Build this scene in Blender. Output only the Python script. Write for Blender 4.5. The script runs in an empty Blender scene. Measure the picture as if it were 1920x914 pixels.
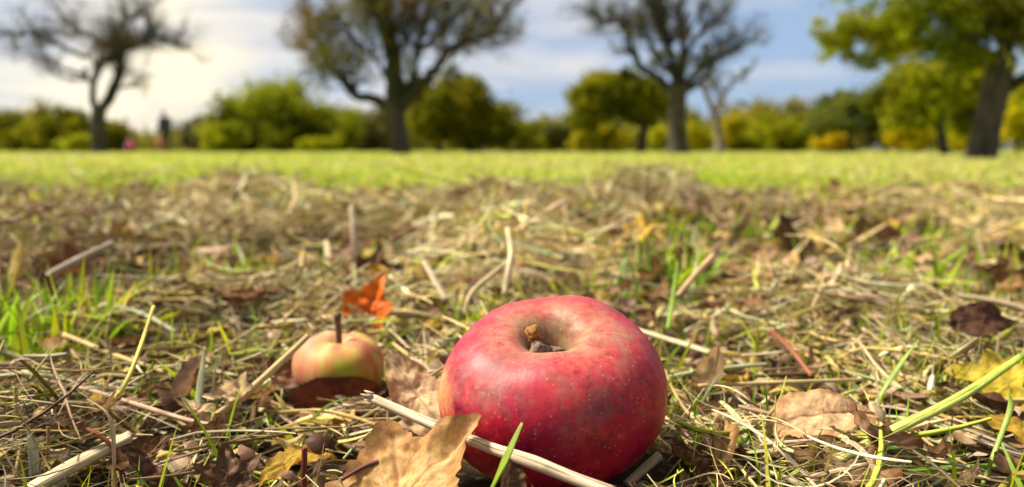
import bpy, math, random
import numpy as np
from mathutils import Vector, Matrix, Euler

R = math.radians
rng = np.random.default_rng(11)
random.seed(11)
sc = bpy.context.scene
COL = sc.collection

# ------------------------------------------------------------------ camera
F = 1507.0                     # focal length in photo pixels (1920 wide)
CAM_H = 0.107
PITCH = math.atan(175.5 / F)
cam = bpy.data.objects.new('camera', bpy.data.cameras.new('camera'))
COL.objects.link(cam)
cam.location = (0, 0, CAM_H)
cam.rotation_euler = (R(90) - PITCH, 0, 0)
cam.data.sensor_width = 36.0
cam.data.lens = 36.0 * F / 1920.0
cam.data.clip_start = 0.01
cam.data.clip_end = 3000
cam.data.dof.use_dof = True
cam.data.dof.focus_distance = 0.232
cam.data.dof.aperture_fstop = 10.2
sc.camera = cam

# ------------------------------------------------------------------ light
SUN_EL, SUN_AZ = R(52), R(-74)           # azimuth measured from the view direction, negative = left
sund = Vector((math.sin(SUN_AZ) * math.cos(SUN_EL), math.cos(SUN_AZ) * math.cos(SUN_EL), math.sin(SUN_EL)))
sl = bpy.data.lights.new('sun', 'SUN')
sl.energy = 5.0
sl.angle = R(14)
sl.color = (1.0, 0.91, 0.74)
sun = bpy.data.objects.new('sun', sl)
COL.objects.link(sun)
sun.rotation_euler = sund.to_track_quat('Z', 'Y').to_euler()
sun.location = (-5, 5, 12)

world = bpy.data.worlds.new('World')
sc.world = world
world.use_nodes = True
nt = world.node_tree
nt.nodes.clear()
N = nt.nodes.new
L = nt.links.new


def wmath(op, a, b=None, c=None):
    n = N('ShaderNodeMath'); n.operation = op
    for i, v in enumerate((a, b, c)):
        if v is None: continue
        if isinstance(v, (int, float)): n.inputs[i].default_value = v
        else: L(v, n.inputs[i])
    return n.outputs[0]


out = N('ShaderNodeOutputWorld')
sky = N('ShaderNodeTexSky')
sky.sky_type = 'NISHITA'
sky.sun_disc = False
sky.sun_elevation = SUN_EL
sky.sun_rotation = SUN_AZ
sky.air_density = 1.0
sky.dust_density = 0.6
bg_sky = N('ShaderNodeBackground')
L(sky.outputs[0], bg_sky.inputs[0]); bg_sky.inputs[1].default_value = 0.085
tc = N('ShaderNodeTexCoord')
sep = N('ShaderNodeSeparateXYZ'); L(tc.outputs['Generated'], sep.inputs[0])
mp = N('ShaderNodeMapping'); mp.inputs['Scale'].default_value = (1.0, 1.0, 3.2)
L(tc.outputs['Generated'], mp.inputs[0])
nz = N('ShaderNodeTexNoise'); nz.inputs['Scale'].default_value = 4.2; nz.inputs['Detail'].default_value = 5
nz.inputs['Roughness'].default_value = 0.52; nz.inputs['Distortion'].default_value = 0.35
L(mp.outputs[0], nz.inputs[0])
nz2 = N('ShaderNodeTexNoise'); nz2.inputs['Scale'].default_value = 9.0; nz2.inputs['Detail'].default_value = 4
L(mp.outputs[0], nz2.inputs[0])
# cloud cover grows towards the left (west) where the sun stands behind thin cloud
west = wmath('MULTIPLY_ADD', sep.outputs[0], -1.4, 0.14)
elev = sep.outputs[2]
cov = wmath('ADD', wmath('MULTIPLY_ADD', nz.outputs[0], 2.6, -0.98), west)
cov = wmath('ADD', cov, wmath('MULTIPLY', elev, 0.5))
# unseen dark cloud added behind the camera to cut fill light on front sides
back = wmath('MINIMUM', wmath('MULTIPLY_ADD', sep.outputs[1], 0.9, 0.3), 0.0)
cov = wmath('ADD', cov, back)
ramp = N('ShaderNodeValToRGB')
ramp.color_ramp.elements[0].position = 0.22; ramp.color_ramp.elements[0].color = (0, 0, 0, 1)
ramp.color_ramp.elements[1].position = 0.78; ramp.color_ramp.elements[1].color = (1, 1, 1, 1)
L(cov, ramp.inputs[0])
# grey-blue rain cloud base versus white cloud, brighter the higher it stands
cl = N('ShaderNodeMix'); cl.data_type = 'RGBA'
cl.inputs['A'].default_value = (0.160, 0.222, 0.325, 1)
wh = N('ShaderNodeMix'); wh.data_type = 'RGBA'
wh.inputs['A'].default_value = (0.225, 0.25, 0.312, 1); wh.inputs['B'].default_value = (0.35, 0.34, 0.342, 1)
mp3 = N('ShaderNodeMapping'); mp3.inputs['Scale'].default_value = (1.0, 1.0, 5.0); mp3.inputs['Location'].default_value = (3.1, 0.4, 0.2)
L(tc.outputs['Generated'], mp3.inputs[0])
nz3 = N('ShaderNodeTexNoise'); nz3.inputs['Scale'].default_value = 5.0; nz3.inputs['Detail'].default_value = 4; nz3.inputs['Distortion'].default_value = 0.5
L(mp3.outputs[0], nz3.inputs[0])
r3 = N('ShaderNodeValToRGB'); r3.color_ramp.elements[0].position = 0.41; r3.color_ramp.elements[1].position = 0.62
L(nz3.outputs[0], r3.inputs[0]); L(r3.outputs[0], wh.inputs['Factor']); L(wh.outputs['Result'], cl.inputs['B'])
L(ramp.outputs[0], cl.inputs['Factor'])
# warm glow of the hidden sun low on the left
gd = Vector((-0.395, 0.915, 0.075)).normalized()
dotn = N('ShaderNodeVectorMath'); dotn.operation = 'DOT_PRODUCT'
L(tc.outputs['Generated'], dotn.inputs[0]); dotn.inputs[1].default_value = gd
glow = wmath('POWER', wmath('MAXIMUM', dotn.outputs['Value'], 0.0), 160.0)
glow2 = wmath('MULTIPLY', glow, wmath('MULTIPLY_ADD', nz2.outputs[0], 1.9, -0.25))
glow2 = wmath('ADD', glow2, wmath('MULTIPLY', wmath('POWER', wmath('MAXIMUM', dotn.outputs['Value'], 0.0), 34.0), 0.05))
gl = N('ShaderNodeMix'); gl.data_type = 'RGBA'; gl.blend_type = 'ADD'
gl.inputs['B'].default_value = (0.34, 0.235, 0.02, 1)
L(glow2, gl.inputs['Factor']); L(cl.outputs['Result'], gl.inputs['A'])
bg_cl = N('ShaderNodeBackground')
# unseen sky overhead is toned warm and dim to shape the fill light
ov = N('ShaderNodeMix'); ov.data_type = 'RGBA'; ov.inputs['B'].default_value = (0.26, 0.235, 0.19, 1)
L(wmath('MULTIPLY', wmath('MINIMUM', wmath('MAXIMUM', wmath('SUBTRACT', elev, 0.22), 0.0), 0.3), 2.8), ov.inputs['Factor']); L(gl.outputs['Result'], ov.inputs['A'])
L(ov.outputs['Result'], bg_cl.inputs[0])
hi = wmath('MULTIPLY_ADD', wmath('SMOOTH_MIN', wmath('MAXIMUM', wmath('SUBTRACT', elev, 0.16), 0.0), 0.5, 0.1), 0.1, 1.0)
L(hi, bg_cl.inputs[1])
mixw = N('ShaderNodeMixShader')
mixw.inputs[0].default_value = 0.9
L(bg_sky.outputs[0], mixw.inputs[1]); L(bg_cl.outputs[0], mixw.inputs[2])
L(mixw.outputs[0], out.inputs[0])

vs = sc.view_settings
vs.view_transform = 'Standard'
vs.look = 'None'
vs.exposure = 1.17
vs.gamma = 1
vs.use_curve_mapping = False
sc.render.engine = 'CYCLES'
sc.cycles.use_denoising = True
sc.cycles.max_bounces = 6
sc.cycles.transparent_max_bounces = 6
sc.cycles.sample_clamp_indirect = 6

# ------------------------------------------------------------------ helpers
FWD = np.array([0, math.cos(PITCH), -math.sin(PITCH)])
UPV = np.array([0, math.sin(PITCH), math.cos(PITCH)])
RGT = np.array([1.0, 0, 0])
CAMP = np.array([0, 0, CAM_H])


def ray(x, y):
    return FWD + RGT * ((x - 960) / F) + UPV * ((457 - y) / F)


def at(x, y, d):
    """point seen at photo pixel (x, y), d metres out along the ground"""
    r = ray(x, y)
    return CAMP + r * (d / r[1])


def on(x, y, z=0.0):
    """point at height z seen at photo pixel (x, y)"""
    r = ray(x, y)
    return CAMP + r * ((z - CAM_H) / r[2])


def to_px(P):
    P = np.atleast_2d(P) - CAMP
    w = P @ FWD
    return np.stack([960 + F * (P @ RGT) / w, 457 - F * (P @ UPV) / w], 1)


def _hash(ix, iy, s):
    h = (ix * 374761393 + iy * 668265263 + s * 974634777) & 0xffffffff
    h = ((h ^ (h >> 13)) * 1274126177) & 0xffffffff
    return ((h ^ (h >> 16)) & 0xffff) / 65535.0


def vnoise(x, y, s=0):
    x = np.asarray(x, float); y = np.asarray(y, float)
    ix = np.floor(x).astype(np.int64); iy = np.floor(y).astype(np.int64)
    fx = x - ix; fy = y - iy
    fx = fx * fx * (3 - 2 * fx); fy = fy * fy * (3 - 2 * fy)
    a = _hash(ix, iy, s); b = _hash(ix + 1, iy, s); c = _hash(ix, iy + 1, s); d = _hash(ix + 1, iy + 1, s)
    return a + (b - a) * fx + (c - a) * fy + (a - b - c + d) * fx * fy


def fbm(x, y, s=0, o=3):
    v = 0; a = 0.5; t = 0
    for i in range(o):
        v = v + a * vnoise(np.asarray(x) * 2 ** i, np.asarray(y) * 2 ** i, s + 31 * i); t += a; a *= 0.5
    return v / t


def sstep(a, b, x):
    t = np.clip((np.asarray(x, float) - a) / (b - a), 0, 1)
    return t * t * (3 - 2 * t)


def ground_h(x, y):
    """relief of the soil and of the raked hay lying on it"""
    x = np.asarray(x, float); y = np.asarray(y, float)
    mid = sstep(0.42, 0.9, y) * (1 - 0.85 * sstep(0.9, 1.8, y)) * (1 - sstep(2.6, 4.2, y))
    h = (fbm(x * 7, y * 7, 5) - 0.5) * 0.012
    h = h * sstep(0.0, 0.12, np.hypot(x - 0.013, y - 0.256)) * sstep(0.0, 0.08, np.hypot(x + 0.075, y - 0.35))
    h = h + mid * ((fbm(x * 3.2 + 3, y * 2.8, 9) - 0.5) * 0.10 + 0.004)
    far = sstep(4.0, 9.0, y)
    h = h + far * (fbm(x * 0.5, y * 0.3, 15) - 0.6) * 0.045
    return h


def land(x, y, dz=0.0):
    """where the line of sight through (x, y) meets the relief (dz above it)"""
    r = ray(x, y)
    t = np.geomspace(0.15, 12, 1500)
    P = CAMP + r * (t / r[1])[:, None]
    k = np.nonzero(P[:, 2] < ground_h(P[:, 0], P[:, 1]) + dz)[0]
    return P[k[0]] if len(k) else P[-1]


def mesh_obj(name, V, faces, mat, col=None, st=None, parent=None, loc=(0, 0, 0), smooth=True):
    """V (n,3); faces: (m,k) array or list of such arrays"""
    if not isinstance(faces, (list, tuple)): faces = [faces]
    faces = [np.asarray(f, np.int32) for f in faces if len(f)]
    me = bpy.data.meshes.new(name)
    V = np.asarray(V, np.float32)
    me.vertices.add(len(V)); me.vertices.foreach_set('co', V.ravel())
    vi = np.concatenate([f.ravel() for f in faces])
    tot = np.concatenate([np.full(len(f), f.shape[1], np.int32) for f in faces])
    start = np.concatenate([[0], np.cumsum(tot)[:-1]]).astype(np.int32)
    me.loops.add(len(vi)); me.loops.foreach_set('vertex_index', vi)
    me.polygons.add(len(tot)); me.polygons.foreach_set('loop_start', start)
    me.polygons.foreach_set('use_smooth', np.full(len(tot), smooth))
    me.update(calc_edges=True)
    if col is not None:
        c = np.ones((len(V), 4), np.float32); c[:, :3] = np.broadcast_to(col, (len(V), 3))
        a = me.attributes.new('col', 'FLOAT_COLOR', 'POINT'); a.data.foreach_set('color', c.ravel())
    if st is not None:
        a = me.attributes.new('st', 'FLOAT_VECTOR', 'POINT'); a.data.foreach_set('vector', np.asarray(st, np.float32).ravel())
    me.materials.append(mat)
    o = bpy.data.objects.new(name, me)
    COL.objects.link(o)
    o.location = loc
    if parent: o.parent = parent
    return o


def thing(name, label, cat, loc=(0, 0, 0), group=None):
    o = bpy.data.objects.new(name, None)
    o.empty_display_size = 0.02
    COL.objects.link(o); o.location = loc
    return tag(o, label, cat, group)


def tag(o, label, cat, group=None, kind=None):
    o['label'] = label; o['category'] = cat
    if group: o['group'] = group
    if kind: o['kind'] = kind
    return o


# ------------------------------------------------------------------ materials
def new_mat(name):
    m = bpy.data.materials.new(name); m.use_nodes = True
    t = m.node_tree
    b = t.nodes['Principled BSDF']
    return m, t, b, t.nodes['Material Output']


def node(t, kind, **kw):
    n = t.nodes.new(kind)
    for k, v in kw.items():
        if hasattr(n, k) and k not in ('Scale', 'Detail'): setattr(n, k, v)
        else: n.inputs[k].default_value = v
    return n


def mixc(t, fac, a, b, blend='MIX'):
    n = t.nodes.new('ShaderNodeMix'); n.data_type = 'RGBA'; n.blend_type = blend
    for key, v in (('Factor', fac), ('A', a), ('B', b)):
        if isinstance(v, (int, float)): n.inputs[key].default_value = v
        elif isinstance(v, (tuple, list)): n.inputs[key].default_value = (*v[:3], 1)
        else: t.links.new(v, n.inputs[key])
    return n.outputs['Result']


def rampf(t, v, p0, p1, c0=0.0, c1=1.0):
    n = t.nodes.new('ShaderNodeMapRange')
    n.inputs[1].default_value = p0; n.inputs[2].default_value = p1
    n.inputs[3].default_value = c0; n.inputs[4].default_value = c1
    t.links.new(v, n.inputs[0])
    return n.outputs[0]


def add_translucent(t, b, outn, colsock, amount, gain=1.0):
    tr = t.nodes.new('ShaderNodeBsdfTranslucent')
    t.links.new(colsock, tr.inputs[0])
    mx = t.nodes.new('ShaderNodeMixShader'); mx.inputs[0].default_value = amount
    t.links.new(b.outputs[0], mx.inputs[1]); t.links.new(tr.outputs[0], mx.inputs[2])
    t.links.new(mx.outputs[0], outn.inputs[0])


def strand_mat(name, rough, trans, streak=0.45, spec=0.35):
    """stalks and blades: their own colour with long fibres running along them"""
    m, t, b, o = new_mat(name)
    a = node(t, 'ShaderNodeAttribute', attribute_name='col')
    s = node(t, 'ShaderNodeAttribute', attribute_name='st')
    mp_ = node(t, 'ShaderNodeMapping'); mp_.inputs['Scale'].default_value = (55, 2600, 1)
    t.links.new(s.outputs['Vector'], mp_.inputs[0])
    n = node(t, 'ShaderNodeTexNoise', Scale=1.0, Detail=3.0)
    t.links.new(mp_.outputs[0], n.inputs[0])
    mp2 = node(t, 'ShaderNodeMapping'); mp2.inputs['Scale'].default_value = (160, 500, 1)
    t.links.new(s.outputs['Vector'], mp2.inputs[0])
    n2 = node(t, 'ShaderNodeTexNoise', Scale=1.0, Detail=2.0)
    t.links.new(mp2.outputs[0], n2.inputs[0])
    k = rampf(t, n.outputs[0], 0.3, 0.7, 1 - streak, 1 + streak * 0.5)
    k2 = rampf(t, n2.outputs[0], 0.3, 0.75, 1.28, 0.82)
    c = mixc(t, 1.0, a.outputs['Color'], k, 'MULTIPLY')
    c = mixc(t, 1.0, c, k2, 'MULTIPLY')
    t.links.new(c, b.inputs['Base Color'])
    b.inputs['Roughness'].default_value = rough
    b.inputs['Specular IOR Level'].default_value = spec
    bp = node(t, 'ShaderNodeBump', Strength=0.35, Distance=0.0006)
    t.links.new(n.outputs[0], bp.inputs['Height']); t.links.new(bp.outputs[0], b.inputs['Normal'])
    if trans: add_translucent(t, b, o, c, trans)
    return m


M_STRAW = strand_mat('dry_straw', 0.55, 0.14, 0.62, 0.2)
M_STALK = strand_mat('weathered_stalk', 0.6, 0.0, 0.75, 0.18)
M_BLADE = strand_mat('grass_blade', 0.42, 0.42, 0.25, 0.4)


def leaf_mat(name, rough=0.55, trans=0.22, spec=0.13):
    m, t, b, o = new_mat(name)
    a = node(t, 'ShaderNodeAttribute', attribute_name='col')
    tcn = node(t, 'ShaderNodeTexCoord')
    n = node(t, 'ShaderNodeTexNoise', Scale=160.0, Detail=5.0)
    t.links.new(tcn.outputs['Object'], n.inputs[0])
    v = node(t, 'ShaderNodeTexVoronoi', Scale=520.0); v.feature = 'DISTANCE_TO_EDGE'
    t.links.new(tcn.outputs['Object'], v.inputs[0])
    k = rampf(t, n.outputs[0], 0.3, 0.72, 0.62, 1.25)
    k2 = rampf(t, v.outputs[0], 0.0, 0.12, 0.82, 1.0)
    c = mixc(t, 1.0, a.outputs['Color'], k, 'MULTIPLY')
    c = mixc(t, 1.0, c, k2, 'MULTIPLY')
    t.links.new(c, b.inputs['Base Color'])
    b.inputs['Roughness'].default_value = rough
    b.inputs['Specular IOR Level'].default_value = spec
    bp = node(t, 'ShaderNodeBump', Strength=0.5, Distance=0.0008)
    t.links.new(n.outputs[0], bp.inputs['Height']); t.links.new(bp.outputs[0], b.inputs['Normal'])
    add_translucent(t, b, o, c, trans)
    return m


M_LEAF = leaf_mat('dead_leaf')
M_FOL = leaf_mat('tree_foliage', 0.7, 0.45, 0.08)


def bark_mat(name, c0, c1, scale=9):
    m, t, b, o = new_mat(name)
    tcn = node(t, 'ShaderNodeTexCoord')
    mp_ = node(t, 'ShaderNodeMapping'); mp_.inputs['Scale'].default_value = (scale, scale, scale * 0.25)
    t.links.new(tcn.outputs['Object'], mp_.inputs[0])
    n = node(t, 'ShaderNodeTexNoise', Scale=1.6, Detail=6.0)
    t.links.new(mp_.outputs[0], n.inputs[0])
    c = mixc(t, rampf(t, n.outputs[0], 0.35, 0.68), c0, c1)
    t.links.new(c, b.inputs['Base Color'])
    b.inputs['Roughness'].default_value = 0.9
    bp = node(t, 'ShaderNodeBump', Strength=0.9, Distance=0.04)
    t.links.new(n.outputs[0], bp.inputs['Height']); t.links.new(bp.outputs[0], b.inputs['Normal'])
    return m


M_BARK = bark_mat('bark', (0.02, 0.015, 0.012), (0.085, 0.064, 0.05))
M_LIMB = bark_mat('limb_bark', (0.010, 0.009, 0.006), (0.034, 0.030, 0.017))
M_PALEBARK = bark_mat('pale_bark', (0.10, 0.075, 0.055), (0.30, 0.24, 0.18))


def plain_mat(name, c, rough=0.7, var=0.25, scale=30):
    m, t, b, o = new_mat(name)
    tcn = node(t, 'ShaderNodeTexCoord')
    n = node(t, 'ShaderNodeTexNoise', Scale=float(scale), Detail=3.0)
    t.links.new(tcn.outputs['Object'], n.inputs[0])
    k = rampf(t, n.outputs[0], 0.3, 0.7, 1 - var, 1 + var)
    t.links.new(mixc(t, 1.0, c, k, 'MULTIPLY'), b.inputs['Base Color'])
    b.inputs['Roughness'].default_value = rough
    return m


# ground: dark soil and rotted litter near, mown lawn farther out
def ground_mat():
    m, t, b, o = new_mat('soil_and_lawn')
    g = node(t, 'ShaderNodeNewGeometry')
    n1 = node(t, 'ShaderNodeTexNoise', Scale=60.0, Detail=6.0)
    n2 = node(t, 'ShaderNodeTexNoise', Scale=2.2, Detail=4.0)
    n3 = node(t, 'ShaderNodeTexNoise', Scale=0.45, Detail=4.0)
    n4 = node(t, 'ShaderNodeTexNoise', Scale=240.0, Detail=3.0)
    for n in (n1, n2, n3, n4): t.links.new(g.outputs['Position'], n.inputs[0])
    soil = mixc(t, rampf(t, n1.outputs[0], 0.35, 0.7), (0.008, 0.005, 0.0025), (0.038, 0.022, 0.010))
    soil = mixc(t, rampf(t, n4.outputs[0], 0.55, 0.7), soil, (0.13, 0.085, 0.04))
    lawn = mixc(t, rampf(t, n2.outputs[0], 0.35, 0.65), (0.20, 0.26, 0.010), (0.32, 0.36, 0.018))
    lawn = mixc(t, rampf(t, n3.outputs[0], 0.5, 0.72), lawn, (0.36, 0.31, 0.09))
    sp = node(t, 'ShaderNodeSeparateXYZ'); t.links.new(g.outputs['Position'], sp.inputs[0])
    ad = node(t, 'ShaderNodeMath', operation='MULTIPLY_ADD')
    t.links.new(n2.outputs[0], ad.inputs[0]); ad.inputs[1].default_value = 1.2; t.links.new(sp.outputs[1], ad.inputs[2])
    ad2 = node(t, 'ShaderNodeMath', operation='MULTIPLY_ADD')
    t.links.new(sp.outputs[0], ad2.inputs[0]); ad2.inputs[1].default_value = 0.7; t.links.new(ad.outputs[0], ad2.inputs[2])
    c = mixc(t, rampf(t, ad2.outputs[0], 1.9, 2.9), soil, lawn)
    t.links.new(c, b.inputs['Base Color'])
    b.inputs['Roughness'].default_value = 0.95
    b.inputs['Specular IOR Level'].default_value = 0.1
    bp = node(t, 'ShaderNodeBump', Strength=0.7, Distance=0.006)
    t.links.new(n1.outputs[0], bp.inputs['Height']); t.links.new(bp.outputs[0], b.inputs['Normal'])
    return m


# ------------------------------------------------------------------ the ground sheet
def build_ground():
    ys = np.concatenate([np.linspace(-3, 0.1, 16), np.linspace(0.11, 1.6, 130), np.linspace(1.63, 6, 120), np.geomspace(6.2, 900, 70)])
    us = np.concatenate([-np.geomspace(60, 1.0, 24), np.linspace(-0.97, 0.97, 160), np.geomspace(1.0, 60, 24)])
    Y, U = np.meshgrid(ys, us, indexing='ij')
    X = U * (0.25 + 0.8 * np.maximum(Y, 0.1)) * np.where(np.abs(U) > 1, 1 + 6 / np.maximum(Y, 1.0), 1)
    Z = ground_h(X, Y)
    Z = np.where(Y < 0.1, 0, Z) - 0.002
    n0, n1 = Y.shape
    i = np.arange(n0 - 1)[:, None] * n1 + np.arange(n1 - 1)[None]
    faces = np.stack([i, i + 1, i + n1 + 1, i + n1], -1).reshape(-1, 4)
    o = mesh_obj('ground', np.stack([X, Y, Z], -1).reshape(-1, 3), faces, ground_mat())
    o['kind'] = 'structure'; o['label'] = 'orchard floor of dark soil near and mown lawn beyond'


build_ground()

# ------------------------------------------------------------------ apples (profile turned about the core)
def apple_mesh(Rm, H, nu, nv, dimple_w, dimple_d, lobes, seed):
    """closed apple surface; z up along the core, equator near z=0.1H above the middle"""
    t = np.linspace(0, math.pi, nv)               # 0 = stem cavity, pi = eye
    # squat superellipse profile with a funnel at the top and a small basin below
    r = np.sin(t) ** 0.9
    z = np.sign(np.cos(t)) * np.abs(np.cos(t)) ** 0.95
    z = np.where(z > 0, z * 0.92, z)
    z = z - dimple_d * (0.42 * np.exp(-(r / (dimple_w * 1.75)) ** 2) + 0.58 * np.exp(-(r / (dimple_w * 0.62)) ** 2)) * (t < math.pi / 2)
    z = z + 0.20 * np.exp(-(r / 0.26) ** 2) * (t > math.pi / 2)
    r = r * (1 - 0.07 * sstep(0.1, 1.0, -np.cos(t)))
    th = np.linspace(0, 2 * math.pi, nu, endpoint=False)
    T, RR = np.meshgrid(th, r, indexing='xy')
    Z = np.repeat(z[:, None], nu, 1)
    rs = random.Random(seed)
    ph = [rs.uniform(0, 6.28) for _ in range(4)]
    lob = 1 + lobes * (0.5 * np.cos(5 * T + ph[0]) + 0.7 * np.cos(2 * T + ph[1]) + 0.6 * np.cos(3 * T + ph[2]))
    RR = RR * lob
    shoulder = np.exp(-((RR - 0.55) / 0.3) ** 2) * (np.repeat(t[:, None], nu, 1) < 1.5)
    Z = Z + shoulder * lobes * (1.3 * np.cos(5 * T + ph[0]) + 1.2 * np.cos(2 * T + ph[3]))
    V = np.stack([RR * np.cos(T) * Rm, RR * np.sin(T) * Rm, Z * H * 0.5], -1).reshape(-1, 3)
    i = np.arange(nv - 1)[:, None] * nu
    j = np.arange(nu)[None]; j2 = (j + 1) % nu
    faces = np.stack([i + j, i + nu + j, i + nu + j2, i + j2], -1).reshape(-1, 4)
    return V, faces


def red_skin():
    m, t, b, o = new_mat('red_apple_skin')
    tcn = node(t, 'ShaderNodeTexCoord'); O = tcn.outputs['Object']
    sp = node(t, 'ShaderNodeSeparateXYZ'); t.links.new(O, sp.inputs[0])

    def noise(scale, detail=4.0, vec=O, rough=0.55):
        n = node(t, 'ShaderNodeTexNoise', Scale=float(scale), Detail=float(detail)); t.links.new(vec, n.inputs[0])
        n.inputs['Roughness'].default_value = rough
        return n.outputs[0]

    def mth(op, a, bb=None, cc=None):
        n = node(t, 'ShaderNodeMath', operation=op)
        for i, v in enumerate((a, bb, cc)):
            if v is None: continue
            if isinstance(v, (int, float)): n.inputs[i].default_value = v
            else: t.links.new(v, n.inputs[i])
        return n.outputs[0]

    X, Y, Z = sp.outputs
    rad = mth('SQRT', mth('ADD', mth('MULTIPLY', X, X), mth('MULTIPLY', Y, Y)))
    ang = mth('ARCTAN2', Y, X)
    # streaks run from stem to eye
    cmb = node(t, 'ShaderNodeCombineXYZ')
    t.links.new(mth('MULTIPLY', mth('COSINE', ang), 1.0), cmb.inputs[0]); t.links.new(mth('SINE', ang), cmb.inputs[1])
    t.links.new(mth('MULTIPLY', Z, 9.0), cmb.inputs[2])
    streak = noise(9.0, 5, cmb.outputs[0], 0.6)
    big = noise(38, 3)
    fine = noise(420, 4)
    c = mixc(t, rampf(t, big, 0.36, 0.64), (0.27, 0.003, 0.040), (0.40, 0.008, 0.012))
    c = mixc(t, rampf(t, noise(150, 6, O, 0.65), 0.48, 0.60, 0, 0.7), c, (0.14, 0.004, 0.018))
    c = mixc(t, rampf(t, noise(110, 6, O, 0.65), 0.52, 0.62, 0, 0.5), c, (0.50, 0.03, 0.022))
    c = mixc(t, rampf(t, streak, 0.42, 0.72, 0, 0.35), c, (0.38, 0.016, 0.012))
    c = mixc(t, rampf(t, streak, 0.40, 0.2, 0, 0.75), c, (0.14, 0.004, 0.022))
    # sun-blushed yellow cheek at the left, orange cheek at the right
    def patch(cx, cy, cz, r0, r1):
        d = node(t, 'ShaderNodeVectorMath', operation='DISTANCE'); t.links.new(O, d.inputs[0]); d.inputs[1].default_value = (cx, cy, cz)
        dd = mth('ADD', d.outputs['Value'], mth('MULTIPLY_ADD', noise(95, 4), 0.022, -0.011))
        return rampf(t, dd, r1, r0)
    c = mixc(t, mth('MULTIPLY', patch(-0.0345, -0.008, 0.008, 0.001, 0.010), 0.75), c, (0.66, 0.36, 0.13))
    c = mixc(t, mth('MULTIPLY', patch(0.036, -0.010, -0.004, 0.002, 0.017), 0.6), c, (0.50, 0.15, 0.045))
    c = mixc(t, mth('MULTIPLY', patch(0.006, -0.022, 0.023, 0.002, 0.007), 0.8), c, (0.62, 0.012, 0.02))
    c = mixc(t, mth('MULTIPLY', patch(-0.032, -0.018, -0.004, 0.002, 0.009), 0.7), c, (0.60, 0.03, 0.012))
    # waxy bloom: paler pink over the shoulder
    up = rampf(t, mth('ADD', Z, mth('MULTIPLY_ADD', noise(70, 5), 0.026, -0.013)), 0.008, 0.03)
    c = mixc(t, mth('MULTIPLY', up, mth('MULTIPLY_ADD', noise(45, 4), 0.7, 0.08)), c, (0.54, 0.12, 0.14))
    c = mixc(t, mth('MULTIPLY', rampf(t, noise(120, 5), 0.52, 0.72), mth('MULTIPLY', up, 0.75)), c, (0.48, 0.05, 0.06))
    # tan russet spreading out of the stem cavity in rays
    cav = rampf(t, mth('ADD', rad, mth('ADD', mth('MULTIPLY_ADD', streak, 0.014, -0.007), mth('MULTIPLY_ADD', noise(75, 5), 0.034, -0.017))), 0.0255, 0.0085)
    cav = mth('MULTIPLY', cav, rampf(t, Z, 0.0, 0.006))
    c = mixc(t, mth('MULTIPLY', cav, rampf(t, noise(210, 6, O, 0.7), 0.36, 0.56, 0.35, 0.9)), c, (0.31, 0.20, 0.115))
    cav_shade = mth('MULTIPLY', rampf(t, mth('ADD', rad, mth('MULTIPLY_ADD', fine, 0.005, -0.0025)), 0.0125, 0.005), rampf(t, Z, 0.0, 0.004))
    c = mixc(t, mth('MULTIPLY', cav_shade, 0.8), c, (0.085, 0.06, 0.016))  # shade deep in the stem cavity, painted into the skin as dark olive
    # grey scuffs
    sc_ = mth('MULTIPLY', rampf(t, noise(85, 6, O, 0.7), 0.50, 0.66), rampf(t, Z, 0.000, 0.016))
    c = mixc(t, mth('MULTIPLY', sc_, 0.6), c, (0.25, 0.125, 0.10))
    c = mixc(t, mth('MULTIPLY', patch(-0.021, -0.019, 0.0195, 0.003, 0.012), mth('MULTIPLY', rampf(t, noise(160, 5), 0.35, 0.6), 0.75)), c, (0.20, 0.12, 0.115))
    c = mixc(t, mth('MULTIPLY', patch(0.012, -0.028, 0.014, 0.002, 0.010), mth('MULTIPLY', rampf(t, noise(190, 5), 0.4, 0.6), 0.7)), c, (0.15, 0.07, 0.055))
    c = mixc(t, mth('MULTIPLY', patch(0.026, -0.006, 0.022, 0.002, 0.011), mth('MULTIPLY', rampf(t, noise(170, 5), 0.4, 0.6), 0.7)), c, (0.30, 0.17, 0.11))
    c = mixc(t, mth('MULTIPLY', patch(-0.026, -0.004, 0.026, 0.001, 0.0035), 0.8), c, (0.45, 0.10, 0.02))
    c = mixc(t, mth('MULTIPLY', rampf(t, noise(520, 5, O, 0.7), 0.60, 0.70), mth('MULTIPLY', rampf(t, noise(60, 3), 0.42, 0.6), 0.6)), c, (0.14, 0.06, 0.045))
    c = mixc(t, mth('MULTIPLY', rampf(t, noise(270, 6, O, 0.75), 0.53, 0.60), mth('MULTIPLY', rampf(t, noise(52, 4), 0.40, 0.62), 0.55)), c, (0.12, 0.012, 0.022))
    c = mixc(t, mth('MULTIPLY', rampf(t, noise(330, 6, O, 0.75), 0.56, 0.63), mth('MULTIPLY', rampf(t, noise(64, 4), 0.45, 0.62), 0.45)), c, (0.52, 0.12, 0.10))
    # lenticels: small pale dots
    v = node(t, 'ShaderNodeTexVoronoi', Scale=620.0); t.links.new(O, v.inputs[0])
    v.inputs['Randomness'].default_value = 1.0
    vs_ = node(t, 'ShaderNodeSeparateColor'); t.links.new(v.outputs['Color'], vs_.inputs[0])
    dot = mth('MULTIPLY', rampf(t, v.outputs['Distance'], 0.24, 0.10), mth('GREATER_THAN', vs_.outputs[0], 0.6))
    c = mixc(t, mth('MULTIPLY', dot, 0.36), c, (0.66, 0.36, 0.25))
    v2 = node(t, 'ShaderNodeTexVoronoi', Scale=105.0); t.links.new(O, v2.inputs[0])
    vs2 = node(t, 'ShaderNodeSeparateColor'); t.links.new(v2.outputs['Color'], vs2.inputs[0])
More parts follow.
